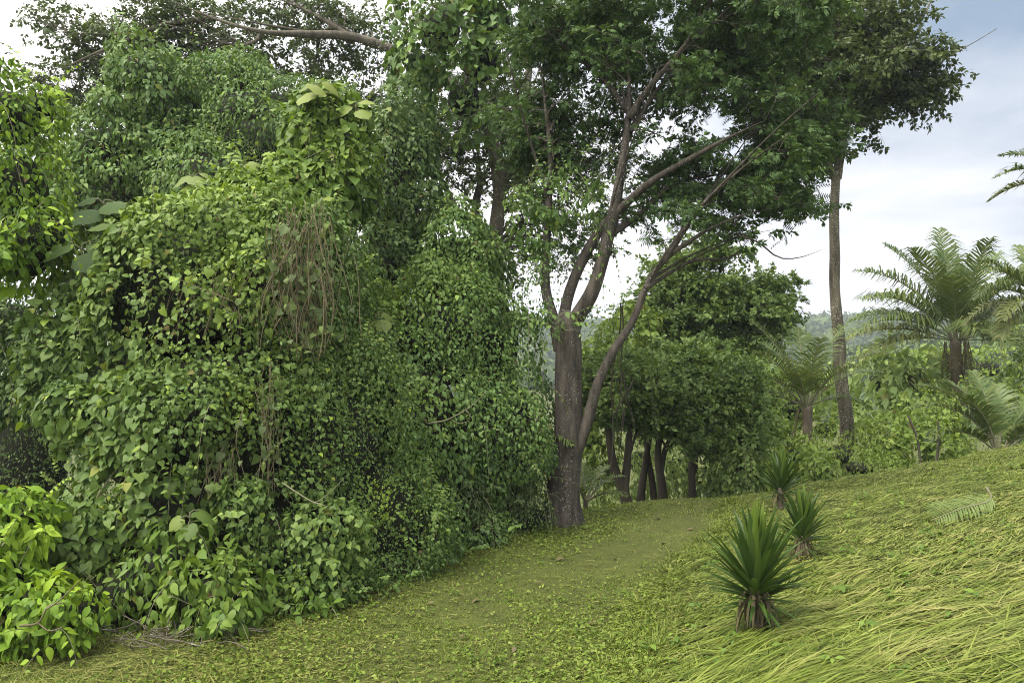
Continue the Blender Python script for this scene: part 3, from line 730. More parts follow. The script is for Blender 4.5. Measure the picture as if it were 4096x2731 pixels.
# slim tall tree on the right
root = thing('tall_slim_tree', 'tall slim pale trunked tree standing alone against the sky on the right', 'tree', gpt(848, 18)[3])
D2 = 18.0
crown_tree(root, [
    ([gpt(849, D2), (846, 450, D2), (843, 400, D2), (838, 340, D2), (834, 280, D2), (834, 220, D2), (836, 172, D2)], .165, .09),
    ([(836, 178, D2), (840, 150, D2), (846, 120, D2), (856, 92, D2), (872, 66, D2 - .2), (890, 30, D2 - .4), (895, -10, D2 - .4)], .11, .04),
    ([(835, 178, D2), (826, 158, D2 - .1), (820, 130, D2 - .2), (812, 95, D2 - .3), (800, 50, D2 - .4), (796, 0, D2 - .4)], .085, .03),
    ([(848, 115, D2), (880, 95, D2 - .3), (912, 82, D2 - .5), (940, 76, D2 - .6)], .05, .015),
    ([(872, 66, D2), (900, 40, D2 + .3), (924, 14, D2 + .4), (935, -8, D2 + .5)], .05, .02),
    ([(820, 130, D2), (795, 110, D2 + .3), (772, 90, D2 + .5)], .04, .015)],
    [cb(800, 60, 18, 55, 42, 1.8, 1.2), cb(865, 60, 18, 52, 42, 1.8, 1.2), cb(908, 70, 17.8, 28, 30, 1.0, 1.1), cb(840, 100, 18, 52, 26, 1.4, 1.3), cb(790, 105, 18, 40, 40, 1.2, 1.1), cb(924, 86, 17.8, 18, 18, .7, 1.3),
     cb(870, 15, 18, 48, 24, 1.3, .8), cb(900, 98, 17.8, 22, 10, .6, .8), cb(795, 145, 18, 34, 26, .9, 1.1), cb(856, 124, 17.9, 18, 8, .5, .8), cb(775, 10, 18.2, 45, 25, 1.2, .6)],
    340, M_TALL, TWIG, .22, 6, 5, M_TALLB, up_from=.9, tint=.05, spread=.9, lens=(.3, .8))
# open-crowned tree beyond the path
root = thing('round_leafed_tree', 'mid green tree with layered crown beyond the leaning stem of the big tree', 'tree', gpt(700, 21)[3])
D3 = 20.5
crown_tree(root, [
    ([gpt(690, D3), (692, 430, D3), (694, 380, D3), (698, 340, D3), (700, 300, D3)], .17, .09),
    ([(698, 350, D3), (725, 315, D3 - .2), (755, 300, D3 - .3), (780, 288, D3 - .3)], .07, .02),
    ([(698, 340, D3), (680, 300, D3), (672, 270, D3)], .06, .02),
    ([(700, 310, D3), (715, 280, D3), (725, 255, D3)], .06, .02)],
    [cb(682, 262, 20.5, 34, 7, 1.4, 1.2), cb(720, 250, 20.5, 24, 6, 1.0, 1.2), cb(700, 240, 20.6, 22, 5, 1.0, .9), cb(665, 285, 20.4, 30, 7, 1.2, 1.1), cb(705, 290, 20.3, 50, 8, 1.6, 1.4), cb(765, 283, 20.3, 24, 6, 1.0, 1.5), cb(750, 308, 20.2, 40, 9, 1.4, 1.7), cb(690, 318, 20.2, 50, 8, 1.6, 1.4),
     cb(640, 315, 20.5, 24, 10, 1.2, .8), cb(710, 342, 20, 56, 9, 1.6, 1.6), cb(768, 335, 20, 24, 8, 1.0, 1.5)],
    300, M_MID, TWIG, .21, 7, 5, M_BARKD, up_from=.5, tint=.05, droop=.2, lens=(.3, .7))

# shady grove behind the crest of the path
def grove_tree(label, limbs, crown, n, mat, d):
    root = thing('grove_tree', label, 'tree', limbs[0][0][0][3], 'dark trees in the grove beyond the path')
    crown_tree(root, limbs, crown, int(n * 1.25), mat, TWIG, .19, 7, 5, M_BARKD, up_from=.55, tint=.03, lens=(.2, .45), vol=.6, droop=.1)
grove_tree('forked dark trunk leaning left, nearest the big tree in the shady grove',
    [([gpt(628, 15), (624, 490, 15), (617, 470, 15), (611, 445, 15), (606, 410, 15)], .10, .055), ([(624, 492, 15), (626, 470, 15.1), (627, 440, 15.2), (632, 400, 15.2)], .09, .05)],
    [cb(612, 405, 15, 40, 22, 1.2), cb(640, 378, 15.3, 45, 28, 1.4), cb(605, 372, 15.6, 34, 24, 1.2, .6)], 190, M_MID, 15)
grove_tree('pair of slender leaning dark stems in the middle of the shady grove',
    [([gpt(640, 16), (641, 485, 16), (646, 455, 16), (652, 420, 16)], .085, .05), ([gpt(655, 16), (652, 480, 16), (648, 455, 16.1), (644, 425, 16.2)], .07, .045)],
    [cb(655, 408, 16, 45, 24, 1.4), cb(680, 375, 16.2, 45, 28, 1.4)], 190, M_MID, 16)
grove_tree('upright dark trunk with a side stem left of the single slim trunk',
    [([gpt(664, 15.6), (661, 480, 15.6), (658, 455, 15.6), (662, 420, 15.6)], .095, .05), ([(660, 478, 15.6), (664, 455, 15.7), (672, 430, 15.8)], .07, .04)],
    [cb(690, 408, 15.6, 42, 26, 1.3), cb(712, 425, 15.4, 34, 16, 1.0, .6)], 190, M_MID, 15.6)
grove_tree('single slim straight dark trunk, rightmost in the shady grove',
    [([gpt(693, 15.2), (693, 480, 15.2), (694, 450, 15.2), (695, 410, 15.2)], .07, .05)],
    [cb(725, 390, 15.6, 40, 34, 1.3), cb(738, 435, 15.2, 20, 32, .9)], 190, M_MID, 15.2)

# ------------------------------------------------------------------ shrubs and bushes beyond the crest
def bush(name, label, blobs, size, lai, mat, temps, seed, **kw):
    return mound(name, label, 'bush', blobs, size, lai * 1.15, mat, temps, 'x', 0, seed=seed, stems=0, ck=.3, inner=.6, **kw)
bush('shrub', 'bright green rounded shrub behind the farthest of the yuccas', [(755, 462, 15.5, 34, 34, .9), (795, 460, 16.0, 40, 36, 1.1), (762, 430, 16.6, 34, 28, 1.0)], .115, 1.7, M_SHRUB, KITE, 30, tint0=.05, lump=.2)
bush('shrub', 'dark shrub at the right end of the shady grove', [(738, 462, 15.0, 26, 36, .7), (722, 480, 15.2, 24, 20, .6)], .11, 1.8, M_MID, KITE, 32, lump=.2)
bush('shrub', 'dark leafy shrub at the foot of the tall slim tree', [(838, 455, 15.8, 32, 34, .9), (858, 468, 15.2, 34, 22, .8), (820, 478, 15.0, 30, 18, .6)], .11, 1.7, M_SHRUB, LANCE, 34, lump=.2)
bush('broad_leaf_shrub', 'pale broad leaved shrub mound between the tall slim tree and the big palm', [(880, 382, 25.6, 34, 32, 1.6), (910, 380, 26, 36, 34, 1.7), (905, 408, 25.0, 46, 24, 1.5), (860, 408, 25.5, 24, 24, 1.1)], .30, 1.5, M_PALE, KITE, 36, flat=.75, lump=.2)
bush('shrub', 'light green shrub mass behind the hanging skirt of the big palm', [(930, 372, 29, 40, 26, 1.6), (985, 368, 29, 44, 30, 1.6), (1035, 360, 28, 40, 40, 1.6)], .20, 1.6, M_SHRUB, KITE, 50, lump=.22)
bush('shrub', 'dark tangled bush with pale stems behind the grassy crest', [(895, 442, 17.5, 44, 32, 1.0), (930, 440, 17.2, 30, 34, .9), (880, 468, 16, 34, 16, .7)], .12, 1.5, M_SHRUB, KITE, 38, lump=.22)
bush('shrub', 'green bush under the big palm at the right edge', [(990, 415, 22.4, 50, 32, 1.2), (1035, 405, 22.4, 36, 50, 1.2), (945, 415, 22.3, 38, 30, 1.1)], .17, 1.5, M_SHRUB, KITE, 40, lump=.2)
bush('shrub', 'olive shrub around the small palm beside the slim trunk', [(795, 410, 21.5, 40, 36, 1.5), (825, 430, 20.5, 34, 24, 1.2), (768, 395, 23, 30, 30, 1.4)], .17, 1.5, M_SHRUB, KITE, 42, lump=.2)
bush('undergrowth_shrub', 'sunlit undergrowth seen between the dark grove trunks', [(605, 470, 20, 40, 34, 1.0), (640, 462, 20.4, 36, 38, 1.0), (676, 468, 20.2, 36, 36, 1.0), (720, 470, 20, 40, 32, 1.0)], .16, 2.2, M_PALE, LANCE, 44, lump=.2)
bush('shrub', 'green bush seen between the big trunk and its leaning stem', [(598, 385, 18.5, 40, 45, 1.2), (620, 345, 19.5, 36, 40, 1.2), (590, 440, 18, 30, 40, 1.0), (655, 360, 22, 40, 40, 1.4)], .15, 1.5, M_SHRUB, KITE, 46, lump=.2)
bush('shrub', 'bush in light haze below the far ridge left of the slim trunk', [(760, 372, 34, 40, 22, 2.5), (800, 388, 32, 40, 22, 2.2), (720, 375, 32, 40, 26, 2.2)], .25, 1.5, M_SHRUB, KITE, 48, lump=.2)

# ------------------------------------------------------------------ palms
def frond_parts(base, az, el, L, bend, nl, ll, droop, twist=0, wid=.035, mat=M_PALM, parent=None, tint=0.0, rr=.022, up=0.6, name='frond'):
    t = np.linspace(0, 1, 18); e = el - bend * t ** 1.4
    h = np.array([math.cos(az), math.sin(az), 0.]); sd0 = np.array([-h[1], h[0], 0.])
    step = np.cos(e)[:, None] * h + np.sin(e)[:, None] * np.array([0, 0, 1.])
    P = base + np.vstack([np.zeros(3), np.cumsum((step[1:] + step[:-1]) / 2, 0) * L / 17])
    P = P + sd0 * (twist * t ** 2 * L)[:, None]
    mb = MB(); tube(mb, P, np.linspace(rr, .004, 18), 6)
    fr = mb.build(name, M_PALESTEM if mat is M_PALM else M_STEM, parent)
    lb = MB(); T = nrm(np.gradient(P, axis=0))
    for s in (-1, 1):
        u = np.linspace(.20, .995, nl) + rng.normal(size=nl) * .003
        i = np.clip(u * 17, 0, 16.99); k = i.astype(int); fr_ = (i - k)[:, None]
        B = P[k] * (1 - fr_) + P[k + 1] * fr_; tg = T[k]
        sd = nrm(np.cross(tg, (0, 0, 1)) + 1e-6) * s; nn = np.cross(sd, tg) * s
        l = ll * np.clip(np.sin(np.pi * (u * .86 + .10)) ** .6, .15, 1)[:, None] * rng.uniform(.85, 1.1, (nl, 1))
        d1 = nrm(tg * .55 + sd * .8 + nn * up * .5 + rng.normal(size=(nl, 3)) * .13)
        d2 = nrm(d1 + np.array([0, 0, -droop]) * rng.uniform(.7, 1.3, (nl, 1)))
        m1 = B + d1 * l * .5; tip = m1 + d2 * l * .5
        wv = nrm(np.cross(d1, nn)) * wid
        V = np.stack([B - wv * .4, B + wv * .4, m1 + wv * .5, m1 - wv * .5, tip], 1)
        f = np.array([(0, 1, 2), (0, 2, 3), (3, 2, 4)])
        lb.add(V.reshape(-1, 3), (f[None] + (np.arange(nl) * 5)[:, None, None]).reshape(-1, 3), np.repeat(np.clip(tint + rng.normal(size=nl) * .1, 0, 1), 5))
    lf = lb.build('leaflet', mat, None, 'stuff'); lf.parent = fr; 
    fr_inv = fr.matrix_parent_inverse.copy()
    lf.matrix_parent_inverse = Matrix.Identity(4)
    return fr
def palm(label, px, py, d, fronds, L, ll, trunk_r, dead=0, seed=0, trunk_to=None, droop=.75, nl=46, wid=.05):
    global rng
    keep = rng; rng = np.random.default_rng(500 + seed)
    top = at(px, py, d); X, Y = top[0], top[1]; gz = float(ground_z(X, Y)) - .1
    root = thing('palm_tree', label, 'palm', (X, Y, gz))
    mb = MB(); n = 26
    z = np.linspace(gz, top[2], n)
    tube(mb, np.stack([X + .04 * np.sin(z * 2), np.full(n, Y), z], -1), trunk_r * (1 + .10 * np.sin(np.arange(n) * 2.4)), 12, .08, seed)
    mb.build('trunk', M_PALMT, root)
    for az, el, bend, k in fronds:
        a = math.radians(az); off = np.array([math.cos(a), math.sin(a), 0]) * trunk_r * .6
        frond_parts(top + off, a, math.radians(el), L * k * rng.uniform(.94, 1.05), math.radians(bend), nl, ll * rng.uniform(.9, 1.1), droop, rng.normal() * .04, wid, M_PALM, root, .06 if el > 20 else .3)
    for i in range(dead):
        a = rng.uniform(0, 6.28); off = np.array([math.cos(a), math.sin(a), -.5 * rng.random()]) * trunk_r * rng.uniform(1.0, 2.4)
        frond_parts(top + off, a, math.radians(rng.uniform(-99, -72)), L * rng.uniform(.22, .5), math.radians(rng.uniform(0, 10)), 18, ll * .30, 1.2, 0, wid * .35, M_DRYF, root, .2, .016, 0, 'dead_frond')
    rng = keep
    return root
FR = [(95, 84, 22, .95), (80, 78, 30, .9), (-70, 80, 30, .9), (150, 74, 40, .95), (30, 72, 42, .95), (-150, 70, 50, .95), (-25, 66, 50, .95), (175, 62, 62, 1.0), (8, 60, 62, 1.0), (-120, 62, 50, .8), (-60, 62, 55, .8),
      (190, 46, 62, 1.0), (-8, 46, 62, 1.0), (160, 40, 70, .9), (22, 44, 70, .95), (-165, 28, 60, 1.0), (-15, 26, 60, 1.0), (172, 20, 52, 1.0), (10, 15, 55, 1.0), (-100, 30, 60, .6), (-80, 24, 70, .6), (120, 50, 60, .9), (60, 50, 60, .9), (182, 8, 45, .85), (-5, 4, 50, .8)]
palm('large full crowned palm with a hanging skirt of dead fronds against the sky', 957, 340, 24, FR, 3.4, 1.0, .15, 24, 1, droop=1.1, nl=60, wid=.04)
palm('small palm with upright pale fronds left of the tall slim trunk', 806, 406, 17.2, [(90, 82, 25, .9), (160, 76, 40, 1), (25, 74, 45, 1), (200, 66, 60, .95), (-20, 62, 60, .95), (180, 52, 62, .9), (0, 50, 65, .9), (-90, 76, 40, .8), (-120, 60, 60, .7), (-55, 60, 60, .75), (175, 30, 60, .7), (5, 25, 60, .65), (120, 70, 45, .9)], 1.95, .5, .09, 3, 2, droop=.5, nl=44, wid=.02)
palm('young palm with arching fronds springing from behind the grassy crest at the right edge', 1000, 452, 14.6, [(178, 64, 92, 1.15), (165, 72, 70, 1.1), (140, 78, 50, .9), (60, 74, 50, .9), (20, 60, 60, .9), (-10, 45, 70, .9), (-170, 42, 80, .9), (-60, 60, 70, .7), (100, 80, 40, 1.0), (195, 76, 75, .95), (5, 72, 62, 1.0)], 1.6, .36, .10, 2, 3, droop=.35, nl=44, wid=.034)
palm('palm cut by the right edge of the view with fronds hanging below the big palm', 1040, 300, 20, [(180, 30, 70, .9), (170, 5, 60, .9), (195, 50, 62, .9), (-150, 10, 70, .8), (90, 75, 40, .9), (0, 45, 60, .9), (160, 62, 55, .9), (-90, 50, 60, .7), (200, -15, 50, .8)], 1.9, .5, .16, 8, 4, droop=1.0, nl=44, wid=.04)
palm('tall palm beyond the right edge whose frond tips enter against the sky', 1082, 180, 16, [(185, 22, 52, .95), (172, 8, 50, .95), (200, 40, 55, .9), (90, 70, 40, .9), (0, 40, 60, 1), (-60, 45, 60, .9), (30, 60, 50, 1), (-120, 30, 55, .9), (130, 50, 55, .9)], 1.75, .42, .15, 4, 5, droop=.6, nl=44, wid=.04)
palm('little palm of drooping fronds in the shade left of the big trunk', 528, 452, 11.6, [(175, 55, 85, .8), (10, 42, 75, 1), (-40, 50, 90, 1), (-100, 50, 95, .9), (-150, 45, 90, .9), (60, 60, 60, .8), (-15, 20, 70, .8), (-70, 25, 80, .8)], .85, .26, .05, 2, 6, droop=1.0, nl=32, wid=.02)
palm('little palm seedling in the shade right of the big trunk', 586, 500, 13.0, [(10, 55, 60, 1), (40, 70, 50, .9), (150, 65, 60, .9), (-20, 35, 60, .9), (-120, 50, 60, .8), (100, 75, 40, .8)], .75, .22, .04, 0, 7, droop=.5, nl=26, wid=.018)

# ------------------------------------------------------------------ yuccas on the bank
def sword(L, w, bend, fold):
    n = 6; t = np.linspace(0, 1, n); y = t * L; z = -bend * L * t ** 2
    hw = w * np.array([.55, .8, 1, .92, .6, 0.02])
    V = np.concatenate([np.stack([-hw, y, z + fold * hw], -1), np.stack([np.zeros(n), y, z], -1), np.stack([hw, y, z + fold * hw], -1)])
    f = []
    for i in range(n - 1):
        for a in (0, n): f += [(a + i, a + n + i, a + n + i + 1), (a + i, a + n + i + 1, a + i + 1)]
    return V, np.array(f)
SW = [sword(1, .045, b, .6) for b in (.02, .12, .28)]
SWM = []
for k, (v, f) in enumerate(SW):
    mb = MB(); mb.add(v, f, np.repeat(np.array([.0]), len(v))); SWM.append(mb.mesh('leaf', M_YUC))
mb = MB(); mb.add(SW[0][0], SW[0][1], .55); SWY = mb.mesh('leaf', M_YUC)
mb = MB(); mb.add(*sword(1, .05, .5, .3)); DEADM = mb.mesh('dead_leaf', M_DRYF)
def yucca(label, px, py, h, n, nd, seed, stem=.2, lean=0.0):
    r = np.random.default_rng(seed)
    d = 6.0
    for _ in range(40):
        X = (px - CX) / F * d; d = .5 * d + .5 * (EYE - float(ground_z(X, d))) * F / (py - CY)
    X = (px - CX) / F * d; base = np.array([X, d, float(ground_z(X, d)) - .02])
    H = h / F * d
    root = thing('yucca', label, 'yucca', base, 'yuccas planted along the foot of the bank')
    mb = MB(); z = np.linspace(0, stem * H + .05, 12)
    tube(mb, base + np.stack([lean * z, z * 0, z], -1), .05 * H * (1.25 + .15 * np.sin(z * 80)) , 10, .1, seed)
    mb.build('stem', M_PALMT, root)
    for i in range(n):
        q = i / n; a = i * 2.39996 + r.normal() * .35
        el = math.radians(-18 + 106 * q ** .55 + r.normal() * 7); L = H * (.40 + .26 * min(1, q * 1.5)) * r.uniform(.85, 1.12)
        if el > 1: L *= 1.05
        T = np.array([math.cos(a) * math.cos(el), math.sin(a) * math.cos(el), math.sin(el)])
        side = np.cross(T, (0, 0, 1)); U = nrm(np.cross(side, T))
        x, y, z_ = frames(T[None], U[None]); x, y, z_ = x[0], y[0], z_[0]
        P = base + np.array([0, 0, H * (stem * .75 + .14 * q)]) + T * .02
        M = Matrix(((x[0], y[0], z_[0], P[0]), (x[1], y[1], z_[1], P[1]), (x[2], y[2], z_[2], P[2]), (0, 0, 0, 1)))
        me = SWY if q > .86 else SWM[int(r.choice([0, 1, 2], p=[.55, .35, .10] if q > .55 else [.2, .4, .4]))]
        put('leaf', me, root, M @ Matrix.Diagonal((L * 1.05, L, L, 1)))
    for i in range(nd):
        a = r.uniform(0, 6.28); el = math.radians(r.uniform(-85, -35)); L = H * r.uniform(.2, .34)
        T = np.array([math.cos(a) * math.cos(el), math.sin(a) * math.cos(el), math.sin(el)]); U = nrm(np.cross(np.cross(T, (0, 0, 1)), T))
        x, y, z_ = [q_[0] for q_ in frames(T[None], U[None])]
        P = base + np.array([math.cos(a) * .05, math.sin(a) * .05, H * stem * r.uniform(.8, 1.2)])
        M = Matrix(((x[0], y[0], z_[0], P[0]), (x[1], y[1], z_[1], P[1]), (x[2], y[2], z_[2], P[2]), (0, 0, 0, 1)))
        put('dead_leaf', DEADM, root, M @ Matrix.Diagonal((L * 1.2, L, L, 1)))
    return root
yucca('largest yucca with wide sword leaf rosette, nearest on the grassy bank', 756, 632, 116, 120, 46, 1, .36)
yucca('scruffy middle yucca with dry leaves just behind the largest one', 802, 560, 68, 84, 60, 2, .34, .1)
yucca('smallest farthest yucca standing at the far end of the path', 781, 508, 56, 84, 16, 3, .34)
yucca('low spiky rosette plant at the foot of the big trunk', 573, 520, 26, 34, 4, 4, .05)

# ------------------------------------------------------------------ fallen palm frond on the bank
def on_ground(px, py):
    d = 6.0
    for _ in range(60):
        X = (px - CX) / F * d; d = .6 * d + .4 * (EYE - float(ground_z(X, d))) * F / (py - CY)
    X = (px - CX) / F * d
    return np.array([X, d, float(ground_z(X, d))])
A, B = on_ground(990, 509), on_ground(932, 526)
root = thing('fallen_frond', 'cut green palm frond lying on the grassy bank', 'palm frond', A)
mb = MB(); mid = (A + B) / 2 + (0, 0, .10)
Q = smooth_path([A + (0.02, .1, .22), A + (0, 0, .10), mid, B + (0, 0, .07)], 16)
tube(mb, Q, np.linspace(.016, .004, 16), 6); mb.build('rachis', M_PALESTEM, root)
mb = MB(); mb.add(*sword(1, .045, .25, .3)); FLM = mb.mesh('leaflet', leafmat('cut_frond_leaflet', (.09, .135, .035), (.14, .19, .055), (.21, .26, .09), (.24, .28, .08), .25))
axv = nrm(B - A)
for s in (-1, 1):
    for k in range(26):
        u = 4 + 10.8 * k / 26; i = int(u); p0 = Q[i] + (Q[i + 1] - Q[i]) * (u - i)
        side = nrm(np.cross(axv, (0, 0, 1))) * s
        T = nrm(axv * .55 + side * .85 + np.array([0, 0, .45 if s > 0 else -.1]) + rng.normal(size=3) * .05)
        if s > 0 and k > 17: T = nrm(T + np.array([0, 0, .5]))
        x, y, z_ = [q_[0] for q_ in frames(T[None], np.array([[0, -.3, 1.]]))]
        L = .25 * math.sin(math.pi * (.15 + .8 * k / 26)) ** .5 + .03
        M = Matrix(((x[0], y[0], z_[0], p0[0]), (x[1], y[1], z_[1], p0[1]), (x[2], y[2], z_[2], p0[2]), (0, 0, 0, 1)))
        put('leaflet', FLM, root, M @ Matrix.Scale(L, 4))

# ------------------------------------------------------------------ saplings with big leaves poking through the vines
def big_leaf():
    lob = [(0, 0), (.26, -.14), (.46, .0), (.50, .2), (.56, .36), (.48, .52), (.40, .70), (.2, .82), (0, .98)]
    v, f = fan(lob, .3, .42, -.10)
    v[:, 2] -= .25 * np.abs(v[:, 0]) ** 1.5
    return v, f
BIGL = [big_leaf()]
def sapling(label, px, py, d, n, size, mat, tint, seed, h=.5, up=.2):
    r = np.random.default_rng(seed); top = at(px, py, d)
    root = thing('sapling', label, 'sapling', top - (0, -.25, h))
    mb = MB(); tube(mb, smooth_path([top - (0, -.25, h), top - (.02, -.08, h * .45), top], 10), np.linspace(.016, .008, 10), 6)
    for i in range(n):
        a = i * 2.4 + r.uniform(0, 1); el = r.uniform(.1, .7)
        T = np.array([math.cos(a), math.sin(a) * .8 - .35, up + r.normal() * .2]); T /= np.linalg.norm(T)
        p = top - np.array([0, 0, h * .35 * i / n]); e = p + T * size * .45
        tube(mb, np.array([p, (p + e) / 2 + (0, 0, .02), e]), .005, 4)
        T2 = nrm(T + np.array([0, -.15, -.75 * r.uniform(.5, 1.2)])); U = nrm(np.array([0, -.45, 1.0]) + r.normal(size=3) * .22)
        place_leaves(root, BIGL, e[None], T2[None], U[None], np.array([size * r.uniform(.75, 1.15)]), np.array([tint * r.uniform(.5, 1.2)]), mat, 'big')
    mb.build('stem', M_PALESTEM, root)
sapling('pale sapling leaves crowning the bright leaf column', 318, 84, 10.0, 5, 0.23, M_BIG, .6, 1)
sapling('small pale sapling poking up over the middle of the vines', 196, 174, 10.6, 5, 0.22, M_BIG, .4, 2)
sapling('pale sapling at the left foot of the bright leaf column', 240, 166, 9.9, 5, 0.23, M_BIG, .25, 3)
sapling('yellowish sapling with wide leaves above the brown dead vines', 316, 203, 9.2, 6, 0.23, M_BIG, .7, 4)
sapling('yellow sapling rising from the right vine mound', 376, 314, 9.9, 5, 0.19, M_BIG, .75, 5)
sapling('dark big leaved sapling beside the bright left column', 104, 200, 8.9, 5, 0.27, M_BIGD, .1, 6, up=.3)
sapling('big dark drooping leaves beside the bright left column, lower one', 82, 244, 8.5, 4, 0.28, M_BIGD, .05, 7)
sapling('sapling with wide green leaves along the ridge of the vine wall', 165, 208, 8.6, 6, 0.27, M_BIGD, .3, 8)
sapling('green leaves on the ridge of the vine wall, left end', 122, 226, 8.5, 5, 0.27, M_BIGD, .45, 9)
sapling('pale drooping leaf tuft on the lower vine wall above the low shrubs', 190, 512, 7.4, 4, 0.17, M_BIG, .2, 10)
sapling('right shoulder sapling beside the bright leaf column', 356, 104, 10.1, 4, 0.20, M_BIG, .5, 11)
sapling('dark leafed sapling on the ridge left of the dead vines', 215, 205, 8.8, 5, 0.23, M_BIGD, .3, 12)

# ------------------------------------------------------------------ dead vines, lianas, twigs
def strands(name, label, px, py0, py1, d, w, n, mat, r=.006, wig=.1, seed=0, depth=.25, kind='stuff', cat='vine', leaves=0):
    rr = np.random.default_rng(seed); mb = MB(); LB = []
    for i in range(n):
        x = px + rr.normal() * w; a = py0 + rr.uniform(0, .65) ** 1.3 * (py1 - py0); b = a + rr.uniform(.35, 1) * (py1 - a)
        m_ = max(6, int((b - a) / 7)); t = np.linspace(0, 1, m_)
        P = np.stack([at(x, yy, d) for yy in a + (b - a) * t])
        ph = rr.uniform(0, 50)
        P += np.stack([sn(P + ph, 5, 1), .7 * sn(P + ph, 5, 2), .4 * sn(P + ph, 7, 3)], -1) * wig
        P[:, 1] += rr.uniform(-depth, depth)
        P[:, 0] += (rr.normal() * w * .8 / F * d) * t
        tube(mb, P, r * rr.uniform(.35, 1.5), 4)
        if leaves: LB.append(P[rr.integers(0, m_, leaves)] + rr.normal(size=(leaves, 3)) * (.03, .02, .02) - (0, .04, 0))
    o = mb.build(name, mat, None, kind)
    if leaves:
        B = np.concatenate(LB); k_ = len(B); lb = MB()
        scatter(lb, HEART + OVAL, B, nrm(rng.normal(size=(k_, 3)) * .5 + (0, -.2, -.9)), nrm(rng.normal(size=(k_, 3)) * .45 + (0, -.6, .6)), rng.uniform(.04, .10, k_), np.clip(rng.normal(size=k_) * .25, 0, .8))
        lb.build('withered_leaf', M_GREY if leaves < 3 else M_HEART, o, 'stuff')
    return tag(o, label, cat)
strands('dead_vine', 'thick brown tangle of dead vines hanging down the middle of the vine wall', 304, 202, 362, 8.1, 14, 105, M_STEM, .0042, .11, 1, .25, leaves=2)
strands('dead_vine', 'thin brown dead vine strands in the shade left of the thick tangle', 205, 270, 345, 8.1, 26, 40, M_STEM, .0035, .09, 2, .2, leaves=3)
strands('dead_vine', 'pale dry vine strands hanging low on the vine wall', 222, 440, 505, 7.7, 8, 26, M_STEM, .0035, .07, 3, .15, leaves=1)
strands('dead_vine', 'frayed vine strands hanging right of the low pale ones', 268, 360, 500, 7.8, 5, 20, M_STEM, .0035, .07, 4, .15, leaves=2)
strands('hanging_liana', 'thin lianas dangling from the leaning stem of the big tree', 628, 300, 470, 12.2, 14, 9, M_BARKD, .007, .05, 5, .2)
strands('hanging_liana', 'fine aerial roots hanging from the long left limb', 392, 80, 170, 14.3, 6, 16, M_BARKG, .007, .10, 6, .2)
mb = MB(); rr = np.random.default_rng(9)
for i in range(60):
    px, py = rr.uniform(105, 225), rr.uniform(634, 652); c = on_ground(px, py); a = rr.normal() * .9 + (0 if rr.random() < .6 else 1.6)
    d = np.array([math.cos(a), math.sin(a) * .6, rr.uniform(-.05, .28)]); L = rr.uniform(.15, .5)
    tube(mb, smooth_path([c + (0, 0, rr.uniform(.01, .12)), c + d * L * .5 + (0, 0, .05), c + d * L + rr.normal(size=3) * .05 + (0, 0, .03)], 6), rr.uniform(.002, .006), 4)
tag(mb.build('twig_pile', M_BARKG, None, 'stuff'), 'heap of dry brown twigs lying under the low shrubs at the lawn edge', 'twigs')
def one_branch(label, pts, r, mat=M_PALESTEM):
    mb = MB(); P = smooth_path([at(*p) for p in pts], 16); tube(mb, P, np.linspace(r, r * .45, 16), 5)
    q = P[9]; tube(mb, smooth_path([q, q + (.12, -.03, .08), q + (.26, -.02, .22)], 6), np.linspace(r * .6, r * .3, 6), 4)
    q = P[5]; tube(mb, smooth_path([q, q + (.1, -.03, -.05), q + (.2, -.02, -.02)], 6), np.linspace(r * .6, r * .3, 6), 4)
    tag(mb.build('bare_branch', mat), label, 'branch')
one_branch('curled bare pale twig sticking out right of the vine wall', [(428, 423, 9.2), (445, 420, 9.0), (458, 414, 8.9), (466, 410, 8.9), (472, 418, 8.9)], .010)
one_branch('pale forked stick pointing down over the low right of the vine wall', [(282, 482, 7.7), (305, 497, 7.6), (318, 503, 7.5), (335, 508, 7.5)], .008)
one_branch('thin pale stick leaning up across the left of the vine wall', [(95, 500, 7.7), (115, 470, 7.8), (138, 445, 7.9), (160, 430, 8.0)], .007)
one_branch('bent grey stick crossing the bright bottom left bush', [(20, 625, 6.3), (38, 622, 6.25), (48, 606, 6.25), (62, 602, 6.3)], .010, M_STEM)
for lab, P0, P1 in (('slim pale bare pole-like young tree, left one behind the grassy crest', (908, 415), (922, 472)), ('slim pale bare pole-like young tree, right one behind the grassy crest', (938, 420), (932, 470))):
    mb = MB(); a, b_ = at(*P0, 15.6), at(*P1, 15.6)
    tube(mb, smooth_path([b_ - (0, 0, .5), (a + b_) / 2 + (.06, 0, 0), a], 10), np.linspace(.03, .015, 10), 6)
    tag(mb.build('young_tree', M_BARKG), lab, 'sapling')

